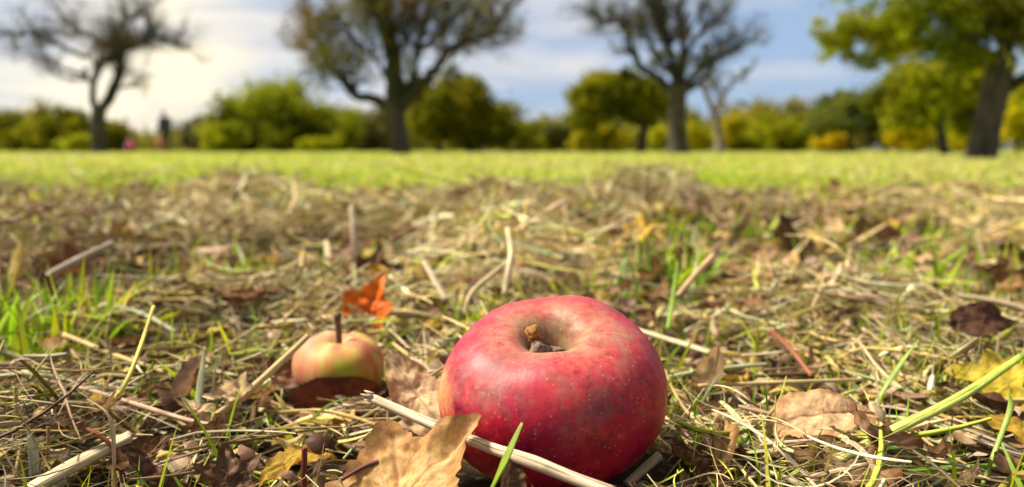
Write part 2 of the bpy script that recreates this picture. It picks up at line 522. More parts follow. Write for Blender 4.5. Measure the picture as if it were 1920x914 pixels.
    spot = mth('MULTIPLY', rampf(t, mth('ADD', v2.outputs['Distance'], mth('MULTIPLY', fine, 0.12)), 0.23, 0.13), mth('GREATER_THAN', vs2.outputs[1], 0.72))
    c = mixc(t, mth('MULTIPLY', spot, 0.7), c, (0.13, 0.05, 0.04))
    k = rampf(t, fine, 0.3, 0.7, 0.88, 1.12)
    c = mixc(t, 1.0, c, k, 'MULTIPLY')
    t.links.new(c, b.inputs['Base Color'])
    t.links.new(rampf(t, noise(90, 5), 0.3, 0.7, 0.36, 0.54), b.inputs['Roughness'])
    b.inputs['Specular IOR Level'].default_value = 0.17
    b.inputs['Sheen Weight'].default_value = 0.0
    b.inputs['Sheen Roughness'].default_value = 0.4
    b.inputs['Subsurface Weight'].default_value = 0.08
    b.inputs['Subsurface Radius'].default_value = (0.004, 0.0015, 0.001)
    bp = node(t, 'ShaderNodeBump', Strength=0.28, Distance=0.0006)
    hsum = mth('ADD', mth('MULTIPLY', fine, 0.6), mth('ADD', mth('MULTIPLY', streak, 0.8), mth('MULTIPLY', spot, -1.4)))
    t.links.new(hsum, bp.inputs['Height']); t.links.new(bp.outputs[0], b.inputs['Normal'])
    return m


def small_skin():
    m, t, b, o = new_mat('small_apple_skin')
    tcn = node(t, 'ShaderNodeTexCoord'); O = tcn.outputs['Object']
    sp = node(t, 'ShaderNodeSeparateXYZ'); t.links.new(O, sp.inputs[0])
    n = node(t, 'ShaderNodeTexNoise', Scale=70.0, Detail=4.0); t.links.new(O, n.inputs[0])
    mp_ = node(t, 'ShaderNodeMapping'); mp_.inputs['Scale'].default_value = (1, 1, 0.12); t.links.new(O, mp_.inputs[0])
    n2 = node(t, 'ShaderNodeTexNoise', Scale=190.0, Detail=4.0); t.links.new(mp_.outputs[0], n2.inputs[0])
    c = mixc(t, rampf(t, n.outputs[0], 0.35, 0.65), (0.30, 0.33, 0.02), (0.40, 0.28, 0.07))
    c = mixc(t, rampf(t, n2.outputs[0], 0.42, 0.60, 0, 0.85), c, (0.50, 0.06, 0.045))
    c = mixc(t, rampf(t, sp.outputs[0], 0.004, -0.014, 0, 0.75), c, (0.46, 0.17, 0.11))
    d = node(t, 'ShaderNodeVectorMath', operation='DISTANCE'); t.links.new(O, d.inputs[0]); d.inputs[1].default_value = (0.007, -0.017, 0.004)
    c = mixc(t, rampf(t, d.outputs['Value'], 0.013, 0.003, 0, 0.7), c, (0.30, 0.36, 0.02))
    c = mixc(t, rampf(t, sp.outputs[2], 0.007, 0.017, 0, 0.6), c, (0.48, 0.29, 0.18))
    t.links.new(c, b.inputs['Base Color'])
    b.inputs['Roughness'].default_value = 0.6
    b.inputs['Specular IOR Level'].default_value = 0.2
    return m


def tube(pts, radii, sides=8, caps=True, flat=1.0, roll=0.0, smooth_n=0):
    """tube along a polyline: (V, quad faces, cap faces, st)"""
    P = np.asarray(pts, float); r = np.asarray(radii, float) * np.ones(len(P))
    if smooth_n:
        tt = np.linspace(0, len(P) - 1, smooth_n)
        i = np.clip(tt.astype(int), 0, len(P) - 2); f = (tt - i)[:, None]
        p0 = P[np.maximum(i - 1, 0)]; p1 = P[i]; p2 = P[i + 1]; p3 = P[np.minimum(i + 2, len(P) - 1)]
        Q = 0.5 * ((2 * p1) + (-p0 + p2) * f + (2 * p0 - 5 * p1 + 4 * p2 - p3) * f ** 2 + (-p0 + 3 * p1 - 3 * p2 + p3) * f ** 3)
        r = np.interp(tt, np.arange(len(P)), r); P = Q
    n = len(P)
    T = np.gradient(P, axis=0); T /= np.linalg.norm(T, axis=1)[:, None] + 1e-12
    ref = np.array([0, 0, 1.0]) if abs(T[0][2]) < 0.9 else np.array([1.0, 0, 0])
    A = np.cross(T, ref); A /= np.linalg.norm(A, axis=1)[:, None] + 1e-12
    B = np.cross(T, A)
    th = np.linspace(0, 2 * math.pi, sides, endpoint=False) + roll
    V = P[:, None] + r[:, None, None] * (A[:, None] * np.cos(th)[None, :, None] + B[:, None] * (flat * np.sin(th))[None, :, None])
    i = np.arange(n - 1)[:, None] * sides; j = np.arange(sides)[None]; j2 = (j + 1) % sides
    quads = np.stack([i + j, i + j2, i + sides + j2, i + sides + j], -1).reshape(-1, 4)
    cap = np.stack([np.arange(sides)[::-1], (n - 1) * sides + np.arange(sides)]) if caps else np.zeros((0, sides), int)
    s = np.concatenate([[0], np.cumsum(np.linalg.norm(np.diff(P, axis=0), axis=1))])
    st = np.zeros((n, sides, 3)); st[:, :, 0] = s[:, None]; st[:, :, 1] = (r.mean() * 2 * math.pi * np.arange(sides) / sides)[None]
    st[:, :, 2] = random.random() * 50
    return V.reshape(-1, 3), quads, cap, st.reshape(-1, 3)


def tube_obj(name, pts, radii, mat, col, sides=8, parent=None, flat=1.0, smooth_n=0, loc=None, tipcol=None, roll=0.0):
    pts = np.asarray(pts, float)
    if loc is None: loc = np.zeros(3) if parent else pts[0]
    V, q, c, st = tube(pts - np.asarray(loc) if not parent else pts, radii, sides, True, flat, roll, smooth_n)
    cc = np.broadcast_to(np.asarray(col, float), (len(V), 3)).copy()
    if tipcol is not None:
        f = np.linspace(0, 1, len(V) // sides).repeat(sides)[:, None]
        cc = cc * (1 - f) + np.asarray(tipcol) * f
    return mesh_obj(name, V, [q, c], mat, cc, st, parent, loc if not parent else (0, 0, 0))


AP_C = at(1036, 727, 0.2555)             # middle of the red apple
AP_R = 0.0372
AP_TILT = Euler((R(17.5), R(-5), 0))       # leaning towards the camera, a little to the left
V, f_ = apple_mesh(AP_R, 0.0605, 180, 150, 0.30, 0.66, 0.016, 3)
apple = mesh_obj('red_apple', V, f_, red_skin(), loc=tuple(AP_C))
apple.rotation_euler = AP_TILT
tag(apple, 'large ripe red apple with a tan stem cavity lying beside a pale straw stalk', 'apple')
M_STEM = plain_mat('apple_stem', (0.05, 0.028, 0.014), 0.8, 0.5, 600)
M_STEMEND = plain_mat('apple_stem_end', (0.30, 0.125, 0.018), 0.75, 0.6, 900)
M_BUD = plain_mat('dry_bud', (0.15, 0.095, 0.06), 0.9, 0.75, 900)
stem = tube_obj('stem', [(-0.001, 0.000, -0.002), (-0.0015, -0.0005, 0.009), (-0.003, -0.001, 0.0165), (-0.0046, -0.0018, 0.0205)], [0.0016, 0.0013, 0.0012, 0.0015], M_STEM, (0.1, 0.06, 0.03), 10, apple, smooth_n=12)
V, q, c, st = tube([(-0.0044, -0.0014, 0.0198), (-0.0047, -0.0019, 0.0212), (-0.0051, -0.0028, 0.0232), (-0.0054, -0.0034, 0.0242)], [0.0017, 0.0024, 0.0024, 0.0014], 14, True, 0.9, 0, 10)
V = V + 0.00035 * np.sin(V * 4200 + 1.3 * np.sin(V[:, [2, 0, 1]] * 3100))[:, [1, 2, 0]]
mesh_obj('stem_end', V, [q, c], M_STEMEND, parent=stem)
def lump(name, c, r, mat, parent, seed):
    bm_n = 18
    t = np.linspace(0.02, math.pi - 0.02, 12); p = np.linspace(0, 2 * math.pi, bm_n, endpoint=False)
    T, P_ = np.meshgrid(t, p, indexing='ij')
    d = np.stack([np.sin(T) * np.cos(P_), np.sin(T) * np.sin(P_), np.cos(T)], -1)
    rr = 0.6 + 0.8 * fbm(d[..., 0] * 2.2 + seed + d[..., 2], d[..., 1] * 2.2 + d[..., 2] * 1.7, seed, 3)
    V = (d * rr[..., None] * np.asarray(r)).reshape(-1, 3) + np.asarray(c)
    i = np.arange(11)[:, None] * bm_n; j = np.arange(bm_n)[None]; j2 = (j + 1) % bm_n
    return mesh_obj(name, V, np.stack([i + j, i + bm_n + j, i + bm_n + j2, i + j2], -1).reshape(-1, 4), mat, parent=parent)
lump('dry_bud', (-0.0034, -0.0060, 0.0172), (0.0038, 0.0028, 0.0038), M_BUD, apple, 4)
lump('dry_bud', (0.0006, -0.0052, 0.0160), (0.0044, 0.0022, 0.0025), M_BUD, apple, 8)

SM_C = at(636, 686, 0.345)
SM_R = 0.0198
V, f_ = apple_mesh(SM_R, 0.0325, 110, 70, 0.30, 0.34, 0.03, 7)
small = mesh_obj('small_apple', V, f_, small_skin(), loc=tuple(SM_C))
small.rotation_euler = (R(7), R(1), 0)
tag(small, 'small yellow and pink apple with upright dark stem behind a brown leaf', 'apple')
tube_obj('stem', [(0, 0, 0.003), (0.0003, 0, 0.012), (0.0001, 0.0004, 0.018), (-0.0003, 0.0006, 0.0240)], [0.0015, 0.0014, 0.0013, 0.0018], plain_mat('small_apple_stem', (0.13, 0.075, 0.04), 0.8, 0.5, 600), (0.1, 0.06, 0.03), 10, small, smooth_n=8)

# ------------------------------------------------------------------ leaves
def leaf_geo(kind, size, base, edge, vein, curl=0.0, fold=0.1, edgecurl=0.15, crumple=0.05, seed=0, NA=72, NR=12, lob=(0.86, 0.55), full=0.36):
    rs = np.random.default_rng(seed)
    th = np.linspace(-math.pi, math.pi, NA, endpoint=False)      # 0 = tip (+y), sign = side
    if kind == 'maple':
        lobes = [(0, 1.0, 0.36), (R(58), lob[0], 0.33), (-R(58), lob[0], 0.33), (R(118), lob[1], 0.32), (-R(118), lob[1], 0.32)]
        r = np.full(NA, full)
        for a, rr, w in lobes:
            r = np.maximum(r, full + (rr - full) * np.exp(-(np.abs(th - a) / w) ** 1.25))
        r = r * (1 + 0.055 * (2 * np.abs((th * 5.6 + 0.3) % 1 - 0.5) - 0.5) + 0.05 * (vnoise(th * 5 + 9, 0 * th, seed) - 0.5))
        r = np.where(np.abs(th) > R(160), 0.2, r)
        cy = 0.0; lobe_ang = [l[0] for l in lobes]
        x = r * np.sin(th); y = r * np.cos(th)
    else:
        wdt = 0.5 if kind == 'ovate' else 0.3
        x = wdt * np.sin(th) * (1 - 0.22 * np.cos(th)); y = np.cos(th)
        y = y + 0.12 * np.exp(-(th / 0.25) ** 2)
        k = 1 + 0.04 * (2 * np.abs((th * 7) % 1 - 0.5) - 0.5) + 0.10 * (vnoise(th * 2 + 5, 0 * th, seed) - 0.5)
        x = x * k; y = y * k
        lobe_ang = [0]
    rho = np.linspace(0, 1, NR + 1)[1:]
    X = np.concatenate([[0], (rho[:, None] * x[None]).ravel()])
    Y = np.concatenate([[0], (rho[:, None] * y[None]).ravel()])
    RHO = np.concatenate([[0], np.repeat(rho, NA)])
    TH = np.concatenate([[0], np.tile(th, NR)])
    Z = fold * np.abs(X) + curl * Y * Y + edgecurl * RHO ** 3 * (fbm(TH * 1.6 + 7, 0 * TH + seed, seed + 1) - 0.35) * 2
    Z = Z + crumple * (fbm(X * 5 + seed, Y * 5, seed + 2, 3) - 0.5)
    # veins
    v = np.zeros(len(X))
    if kind == 'maple':
        for a in lobe_ang:
            dx, dy = math.sin(a), math.cos(a)
            al = X * dx + Y * dy; pe = np.abs(X * dy - Y * dx)
            v = np.maximum(v, (al > 0) * np.exp(-(pe / 0.018) ** 2))
            sv = np.abs(((al - pe * 0.9) * 6.5) % 1 - 0.5)
            v = np.maximum(v, (al > pe * 0.9) * (pe < 0.25) * np.exp(-(sv / 0.09) ** 2) * 0.5)
    else:
        v = np.exp(-(np.abs(X) / 0.022) ** 2)
        sv = np.abs(((Y - np.abs(X) * 0.8) * 5) % 1 - 0.5)
        v = np.maximum(v, np.exp(-(sv / 0.09) ** 2) * 0.5)
    Z = Z - v * 0.012
    mot = fbm(X * 4 + 2 * seed, Y * 4, seed + 5)
    e = sstep(0.6, 1.0, RHO + (mot - 0.5) * 0.9)[:, None]
    C = np.asarray(base)[None] * (0.72 + 0.56 * mot[:, None])
    C = C * (1 - e) + np.asarray(edge)[None] * e
    C = C * (1 - 0.75 * v[:, None]) + np.asarray(vein)[None] * 0.75 * v[:, None]
    V = np.stack([X, Y, Z], 1) * size
    j = np.arange(NA); j2 = (j + 1) % NA
    tri = np.stack([np.zeros(NA, int), 1 + j2, 1 + j], 1)
    i = 1 + np.arange(NR - 1)[:, None] * NA
    q = np.stack([i + j[None], i + j2[None], i + NA + j2[None], i + NA + j[None]], -1).reshape(-1, 4)
    return V, [tri, q], C


TAN = (0.48, 0.29, 0.11); OCH = (0.50, 0.27, 0.06); BRN = (0.20, 0.095, 0.036); DRK = (0.085, 0.038, 0.018)
RST = (0.17, 0.045, 0.02); BEI = (0.66, 0.47, 0.26); YEL = (0.55, 0.40, 0.03); ORG = (0.72, 0.15, 0.012); CRM = (0.55, 0.50, 0.33)
PNK = (0.42, 0.25, 0.15)


def leaf(name, kind, loc, rot, size, base, edge, vein, label, group=None, petiole=None, **kw):
    V, f, C = leaf_geo(kind, size, base, edge, vein, **kw)
    o = mesh_obj(name, V, f, M_LEAF, C, loc=tuple(loc))
    if isinstance(rot, tuple): o.rotation_euler = [R(a) for a in rot]
    else:                                     # rot = [tip point or direction, rough normal]
        yv = Vector(rot[0]) if isinstance(rot[0], tuple) else Vector(rot[0]) - Vector(loc)
        yv.normalize()
        zv = Vector(rot[1]); zv = (zv - yv * zv.dot(yv)).normalized()
        o.rotation_euler = Matrix((yv.cross(zv), yv, zv)).transposed().to_euler()
    tag(o, label, 'leaf', group)
    if petiole:
        start = -0.18 if kind == 'maple' else -1.0
        p = [(0, 0, 0)] if kind == 'maple' else [(0, -0.96, 0)]
        p = [(p[0][0], p[0][1], p[0][2]), (0.02, p[0][1] - 0.35 * petiole, -0.02), (-0.06, p[0][1] - petiole, 0.05)]
        tube_obj('petiole', np.array(p) * size, [size * 0.022, size * 0.018, size * 0.026], M_STRAW, vein, 8, o, smooth_n=10)
    return o


# the leaves one can single out
leaf('maple_leaf', 'maple', at(745, 948, 0.2085), [at(918, 768, 0.2195), (0.0, -0.22, 1.0)], 0.033, (0.58, 0.36, 0.14), (0.38, 0.20, 0.07), (0.40, 0.17, 0.08),
     'ochre maple leaf under the pale straw stalk, leaning on the red apple', fold=0.12, curl=-0.06, edgecurl=0.22, crumple=0.14, seed=3, lob=(0.80, 0.74), full=0.52, NA=220, NR=40)
leaf('maple_leaf', 'ovate', at(785, 745, 0.262), [at(745, 690, 0.268), (0.1, -0.7, 0.6)], 0.018, BEI, (0.42, 0.26, 0.13), (0.40, 0.25, 0.14),
     'plain beige leaf standing between the small apple and the red apple', fold=0.12, curl=0.1, crumple=0.14, seed=5, NA=120, NR=20)
leaf('curled_leaf', 'ovate', at(638, 752, 0.322), [at(725, 739, 0.322), (0, -0.8, 0.45)], 0.0185, RST, (0.09, 0.03, 0.015), (0.12, 0.04, 0.02),
     'glossy dark rust leaf curled up in front of the small apple', fold=0.45, curl=0.3, edgecurl=0.12, crumple=0.06, seed=6, NA=110, NR=18)
leaf('curled_leaf', 'ovate', at(520, 703, 0.345), [at(470, 690, 0.345), (0.1, -0.6, 0.6)], 0.014, (0.20, 0.09, 0.05), DRK, BRN,
     'brown crumpled leaf touching the small apple on its left side', fold=0.35, curl=0.2, crumple=0.25, seed=8, NA=90, NR=14)
leaf('orange_leaf', 'maple', at(692, 590, 0.43), (80, 12, -20), 0.0235, ORG, (0.62, 0.16, 0.012), (0.42, 0.06, 0.01),
     'bright orange maple leaf standing upright in the grass behind the small apple', fold=0.34, curl=-0.25, crumple=0.22, full=0.5, lob=(0.78, 0.6), seed=9, NA=120, NR=18)
leaf('brown_leaf', 'ovate', at(676, 610, 0.42), (50, 0, 60), 0.013, PNK, TAN, BRN,
     'dull brown leaf at the foot of the orange leaf', fold=0.3, crumple=0.2, seed=10, NA=80)
leaf('brown_leaf', 'ovate', land(1545, 775, 0.022), [(1, 0.15, 0.05), (0.05, -0.5, 0.85)], 0.0185, (0.66, 0.42, 0.23), (0.50, 0.28, 0.13), (0.42, 0.22, 0.11),
     'broad light brown leaf lying flat to the right of the red apple', fold=0.10, curl=-0.2, crumple=0.10, edgecurl=0.2, seed=12, NA=140, NR=24)
leaf('brown_leaf', 'ovate', land(1845, 600, 0.026), [(1, 0.1, 0.0), (0, -0.8, 0.6)], 0.016, (0.10, 0.045, 0.03), DRK, DRK,
     'dark brown oval leaf resting on hay above the yellow leaf at the right', fold=0.12, curl=-0.3, crumple=0.15, seed=13, NA=100, NR=16)
leaf('yellow_leaf', 'maple', land(1890, 722, 0.018), [(-0.8, 0.5, 0.20), (0.1, -0.6, 0.8)], 0.022, (0.42, 0.33, 0.03), (0.36, 0.24, 0.03), (0.40, 0.30, 0.04),
     'yellow leaf behind the thick green stem at the right edge', fold=0.1, curl=-0.1, crumple=0.2, full=0.55, lob=(0.8, 0.62), seed=14, NA=120, NR=18)
leaf('brown_leaf', 'ovate', land(1880, 775, 0.014), (35, 10, 60), 0.020, (0.09, 0.05, 0.025), DRK, BRN,
     'dark curled leaf below the yellow leaf at the right edge', fold=0.25, curl=-0.3, crumple=0.2, seed=15, NA=100)
leaf('brown_leaf', 'maple', land(1590, 893, 0.012), (25, 0, 15), 0.026, (0.20, 0.12, 0.055), BRN, (0.14, 0.07, 0.04),
     'mid brown torn leaf at the lower end of the thick green stem', fold=0.2, curl=-0.2, crumple=0.3, seed=16, NA=120, NR=18)
leaf('brown_leaf', 'maple', land(1318, 892, 0.012), (35, 20, 40), 0.018, (0.12, 0.065, 0.03), DRK, BRN,
     'dark torn leaf on the soil right of the red apple', fold=0.3, curl=-0.1, crumple=0.35, seed=17, NA=120, NR=18)
leaf('brown_leaf', 'ovate', land(300, 912, 0.010), (40, 0, 82), 0.014, (0.10, 0.045, 0.03), DRK, DRK,
     'dark brown leaf at the lower left carrying a long red stalk', fold=0.2, crumple=0.3, seed=18, NA=100)
leaf('brown_leaf', 'maple', land(432, 906, 0.012), (40, 0, 30), 0.013, (0.11, 0.06, 0.035), DRK, BRN,
     'small charcoal brown leaf scrap at the bottom between the red stalk and the ochre leaf', fold=0.3, crumple=0.3, seed=19, NA=100)
leaf('brown_leaf', 'ovate', at(955, 914, 0.205), (60, 20, 20), 0.008, (0.20, 0.11, 0.06), BRN, BRN,
     'tiny folded brown leaf beside the green blade in front of the red apple', fold=0.5, crumple=0.3, seed=20, NA=80)
leaf('yellow_leaf', 'maple', land(1195, 440, 0.03), (65, 0, -25), 0.026, (0.75, 0.50, 0.02), (0.75, 0.45, 0.02), YEL,
     'yellow leaf standing upright in the hay behind the red apple', fold=0.2, crumple=0.2, seed=21)
leaf('pale_leaf', 'ovate', land(545, 487, 0.022), (50, 15, 75), 0.026, CRM, (0.5, 0.42, 0.25), CRM,
     'cream coloured leaf on the hay behind the small apple', fold=0.2, curl=-0.2, crumple=0.25, seed=22)
leaf('curled_leaf', 'ovate', land(1138, 468, 0.02), (75, 10, 0), 0.022, (0.30, 0.17, 0.11), BRN, BRN,
     'pinkish brown leaf rolled into a ring behind the red apple', fold=0.6, curl=0.6, crumple=0.2, seed=23)
leaf('brown_leaf', 'ovate', land(1478, 452, 0.025), (70, 0, 40), 0.030, (0.14, 0.07, 0.02), DRK, BRN,
     'dark brown leaf standing on edge between hay heaps far to the right', fold=0.2, crumple=0.25, seed=24)
leaf('brown_leaf', 'ovate', land(100, 560, 0.02), (60, 0, 100), 0.02, (0.13, 0.06, 0.04), DRK, BRN,
     'dark reddish leaf under the grass tuft at the left edge', fold=0.2, crumple=0.25, seed=25)
leaf('yellow_leaf', 'ovate', land(232, 470, 0.02), (60, 0, 30), 0.024, (0.42, 0.22, 0.02), (0.3, 0.13, 0.02), YEL,
     'amber leaf hanging in the hay behind the grey stick at the left', fold=0.2, crumple=0.25, seed=26)

# ------------------------------------------------------------------ single stalks, twigs and blades
STR = (0.56, 0.42, 0.24); PAL = (0.66, 0.55, 0.36); GRN = (0.22, 0.34, 0.03); YGR = (0.36, 0.40, 0.08); GGR = (0.36, 0.38, 0.23); REDT = (0.24, 0.075, 0.04)


def stalk(name, pts, wpx, col, label, cat, tip=None, mat=None, flat=1.0, sides=10, n=16, group=None):
    """pts: (x, y, distance); wpx: widths in photo pixels at the same places"""
    P = [at(*p) for p in pts]
    w = np.interp(np.linspace(0, 1, len(P)), np.linspace(0, 1, len(wpx)), wpx)
    rad = [0.5 * w[i] / F * pts[i][2] for i in range(len(P))]
    o = tube_obj(name, P, rad, mat or M_STRAW, col, sides, None, flat, n, tipcol=tip)
    return tag(o, label, cat, group)


hero = stalk('straw_stalk', [(700, 748, 0.236), (775, 781, 0.229), (850, 813, 0.222), (925, 842, 0.2138), (1000, 867, 0.206), (1075, 897, 0.2), (1150, 925, 0.194)], [20, 22, 25, 25, 31, 28, 31], (0.66, 0.50, 0.33),
             'long pale straw stalk with a broken end lying across the front of the red apple', 'straw', n=40, sides=20, mat=M_STALK, tip=(0.50, 0.38, 0.26), flat=0.85)
# broken, splintered tip of that stalk
_p = at(700, 748, 0.236)
for k in range(5):
    a = k * 1.26
    dv = np.array([-0.0021 - 0.0008 * (k % 3), 0.0003, 0.0009])
    off = np.array([0.0, math.cos(a), math.sin(a)]) * 0.0013
    tube_obj('splinter', [off, off * 1.05 + dv * 0.6, off * 1.15 + dv], [0.0006, 0.00045, 0.0001], M_STRAW, (0.62, 0.50, 0.34), 5, hero)
stalk('grass_shoot', [(918, 925, 0.199), (945, 868, 0.2), (979, 793, 0.204)], [18, 24, 7], (0.22, 0.36, 0.02), 'green grass blade poking up in front of the red apple beside the straw stalk', 'grass blade', tip=(0.34, 0.42, 0.05), mat=M_BLADE, flat=0.28)
sp = stalk('split_straw', [(40, 930, 0.222), (140, 872, 0.23), (246, 818, 0.238)], [46, 44, 36], (0.50, 0.39, 0.24), 'thick split straw with dark cracks at the lower left', 'straw', n=20, sides=14, flat=0.6, mat=M_STALK)
stalk('straw_stalk', [(-20, 690, 0.30), (150, 728, 0.29), (350, 788, 0.27), (430, 800, 0.262)], [10, 11, 10, 7], (0.52, 0.33, 0.22), 'long pinkish straw slanting across from the left edge', 'straw', n=20)
stalk('leaf_stalk', [(232, 905, 0.231), (222, 862, 0.232), (205, 832, 0.233), (178, 812, 0.234), (155, 803, 0.235), (148, 792, 0.235)], [11, 10, 9, 9, 10, 16], REDT, 'thin curved red leaf stalk rising over the thick split straw', 'leaf stalk', n=30)
stalk('dry_blade', [(215, 930, 0.226), (214, 862, 0.227), (211, 806, 0.228), (198, 772, 0.229), (164, 749, 0.23)], [14, 14, 19, 10, 5], (0.64, 0.52, 0.30), 'cream ribbon of dry grass arching over beside the red leaf stalk', 'dry blade', flat=0.2, n=30)
stalk('dry_blade', [(66, 890, 0.236), (62, 845, 0.237), (52, 800, 0.238)], [40, 34, 6], (0.56, 0.58, 0.44), 'broad whitish green blade scrap at the lower left', 'dry blade', flat=0.12, n=12)
stalk('straw_stalk', [(36, 885, 0.246), (33, 800, 0.248), (29, 725, 0.252)], [12, 12, 11], (0.50, 0.34, 0.12), 'upright golden straw near the lower left corner', 'straw', flat=0.5)
stalk('straw_stalk', [(90, 860, 0.236), (91, 800, 0.238)], [9, 6], (0.30, 0.15, 0.06), 'short brown stub beside the whitish green blade scrap', 'straw')
stalk('straw_stalk', [(380, 800, 0.275), (480, 722, 0.292), (578, 630, 0.312)], [16, 15, 11], (0.58, 0.44, 0.20), 'yellow straw slanting up to the small apple from the left', 'straw', n=16)
stalk('straw_stalk', [(195, 775, 0.262), (245, 700, 0.275), (288, 575, 0.31)], [10, 9, 6], (0.58, 0.50, 0.11), 'slanting yellow green stalk left of the small apple', 'straw')
stalk('stick', [(70, 527, 0.53), (140, 490, 0.54), (212, 456, 0.56)], [12, 12, 11], (0.42, 0.34, 0.26), 'straight grey stick on the hay behind the left grass tuft', 'stick')
stalk('straw_stalk', [(120, 628, 0.36), (230, 672, 0.34), (330, 705, 0.325)], [9, 11, 12], (0.55, 0.40, 0.15), 'golden straw lying below the left grass tuft', 'straw')
stalk('dry_blade', [(1195, 618, 0.37), (1270, 642, 0.36), (1332, 662, 0.35)], [15, 22, 14], (0.68, 0.58, 0.36), 'flat pale straw emerging behind the right shoulder of the red apple', 'straw', flat=0.4)
stalk('green_stem', [(1570, 862, 0.232), (1680, 805, 0.245), (1800, 745, 0.262), (1915, 668, 0.285)], [25, 27, 24, 14], (0.50, 0.45, 0.17), 'thick green and yellow stem slanting up to the right edge', 'stem', tip=(0.32, 0.44, 0.05), n=24, sides=14, flat=0.6, mat=M_STALK)
stalk('straw_stalk', [(1310, 724, 0.295), (1460, 718, 0.30), (1620, 712, 0.305)], [8, 9, 6], (0.52, 0.40, 0.19), 'level yellow straw above the broad light brown leaf', 'straw')
stalk('twig', [(1443, 620, 0.355), (1480, 652, 0.345), (1522, 706, 0.325)], [12, 10, 9], (0.34, 0.12, 0.06), 'curved reddish twig in the hay right of the red apple', 'twig')
stalk('twig', [(1480, 862, 0.25), (1570, 895, 0.24), (1660, 918, 0.235)], [8, 8, 7], (0.26, 0.05, 0.035), 'thin red twig along the bottom beside the torn brown leaf', 'twig')
stalk('twig', [(570, 915, 0.228), (571, 840, 0.23)], [12, 11], (0.17, 0.035, 0.025), 'short upright dark red stub at the bottom left of the ochre leaf', 'twig')
stalk('leaf_stalk', [(640, 900, 0.218), (690, 872, 0.219), (733, 862, 0.22)], [7, 9, 11], (0.15, 0.045, 0.04), 'purple brown leaf stalk lying on the left of the ochre leaf', 'leaf stalk')
stalk('twig', [(1690, 780, 0.30), (1780, 805, 0.28), (1930, 868, 0.262)], [12, 15, 14], (0.24, 0.19, 0.14), 'grey brown twig passing behind the thick green stem', 'twig')
stalk('straw_stalk', [(1175, 908, 0.238), (1236, 855, 0.246)], [18, 20], (0.58, 0.44, 0.28), 'short broken straw propped at the lower right of the red apple', 'straw')
stalk('straw_stalk', [(945, 556, 0.44), (955, 500, 0.45), (958, 470, 0.46), (952, 430, 0.48)], [11, 12, 10, 11], (0.62, 0.50, 0.30), 'kinked upright dry stem just behind the red apple', 'straw')
stalk('straw_stalk', [(872, 590, 0.42), (888, 545, 0.43), (958, 488, 0.47)], [9, 10, 8], (0.60, 0.46, 0.26), 'bent straw leaning on the kinked dry stem', 'straw')
stalk('straw_stalk', [(668, 485, 0.62), (664, 440, 0.62), (660, 388, 0.63)], [11, 13, 11], (0.58, 0.46, 0.32), 'upright bleached stem standing in the hay behind the orange leaf', 'straw')
stalk('dry_blade', [(836, 562, 0.45), (815, 525, 0.46), (795, 490, 0.47)], [13, 14, 11], (0.66, 0.55, 0.36), 'flat cream straw leaning left just behind the orange leaf', 'straw', flat=0.4)
stalk('stick', [(1270, 556, 0.44), (1300, 520, 0.45), (1336, 482, 0.47)], [10, 12, 12], (0.55, 0.38, 0.19), 'tan stick leaning right beside the dark green tuft', 'stick')
stalk('grass_shoot', [(1252, 618, 0.40), (1262, 560, 0.41), (1270, 492, 0.42)], [9, 10, 3], (0.26, 0.42, 0.03), 'tall thin green blade by the tan leaning stick', 'grass blade', mat=M_BLADE, flat=0.3)
stalk('grass_shoot', [(1352, 875, 0.236), (1390, 835, 0.24), (1427, 790, 0.245)], [10, 14, 3], (0.20, 0.36, 0.03), 'fresh green blade slanting right beside the red apple', 'grass blade', mat=M_BLADE, flat=0.3)
stalk('grass_shoot', [(1640, 760, 0.30), (1680, 695, 0.305), (1722, 638, 0.31)], [10, 13, 3], (0.30, 0.42, 0.05), 'slim green blade slanting above the thick green stem', 'grass blade', mat=M_BLADE, flat=0.3)
stalk('grass_shoot', [(1640, 845, 0.245), (1700, 838, 0.247), (1790, 872, 0.242)], [8, 36, 10], (0.12, 0.26, 0.03), 'broad dark green blade lying under the thick green stem', 'grass blade', mat=M_BLADE, flat=0.2)
stalk('grass_shoot', [(1700, 882, 0.238), (1800, 876, 0.24), (1940, 870, 0.243)], [14, 18, 16], (0.22, 0.36, 0.05), 'long green blade lying level at the lower right edge', 'grass blade', mat=M_BLADE, flat=0.3)
stalk('grass_shoot', [(1840, 914, 0.235), (1868, 840, 0.24), (1895, 765, 0.245), (1890, 738, 0.247)], [7, 10, 12, 3], (0.32, 0.42, 0.06), 'curling green tendril at the lower right corner', 'grass blade', mat=M_BLADE, flat=0.5)
stalk('grass_shoot', [(1440, 920, 0.232), (1500, 880, 0.236), (1560, 835, 0.242)], [10, 13, 4], (0.30, 0.38, 0.06), 'pale green blade at the bottom crossing the lower end of the thick stem', 'grass blade', mat=M_BLADE, flat=0.3)
stalk('grass_shoot', [(1330, 862, 0.245), (1430, 846, 0.248), (1545, 822, 0.252)], [13, 17, 5], (0.34, 0.39, 0.24), 'grey green dry blade lying behind the fresh slanting blade', 'grass blade', mat=M_STRAW, flat=0.3)
for k, (x, y0, y1, c_) in enumerate([(1782, 905, 775, 'short'), (1700, 845, 745, 'slim')]):
    stalk('grass_shoot', [(x - 2, y0, 0.25), (x, (y0 + y1) / 2, 0.252), (x + 4, y1, 0.255)], [9, 11, 3], (0.26, 0.42, 0.03),
          ['upright green blade in front of the thick green stem', 'short green shoot standing behind the thick green stem'][k], 'grass blade', mat=M_BLADE, flat=0.3)
stalk('dry_blade', [(370, 770, 0.275), (376, 720, 0.28), (384, 650, 0.285)], [9, 15, 2], (0.52, 0.54, 0.34), 'pale silvery blade standing left of the small apple', 'dry blade', flat=0.2, mat=M_BLADE)
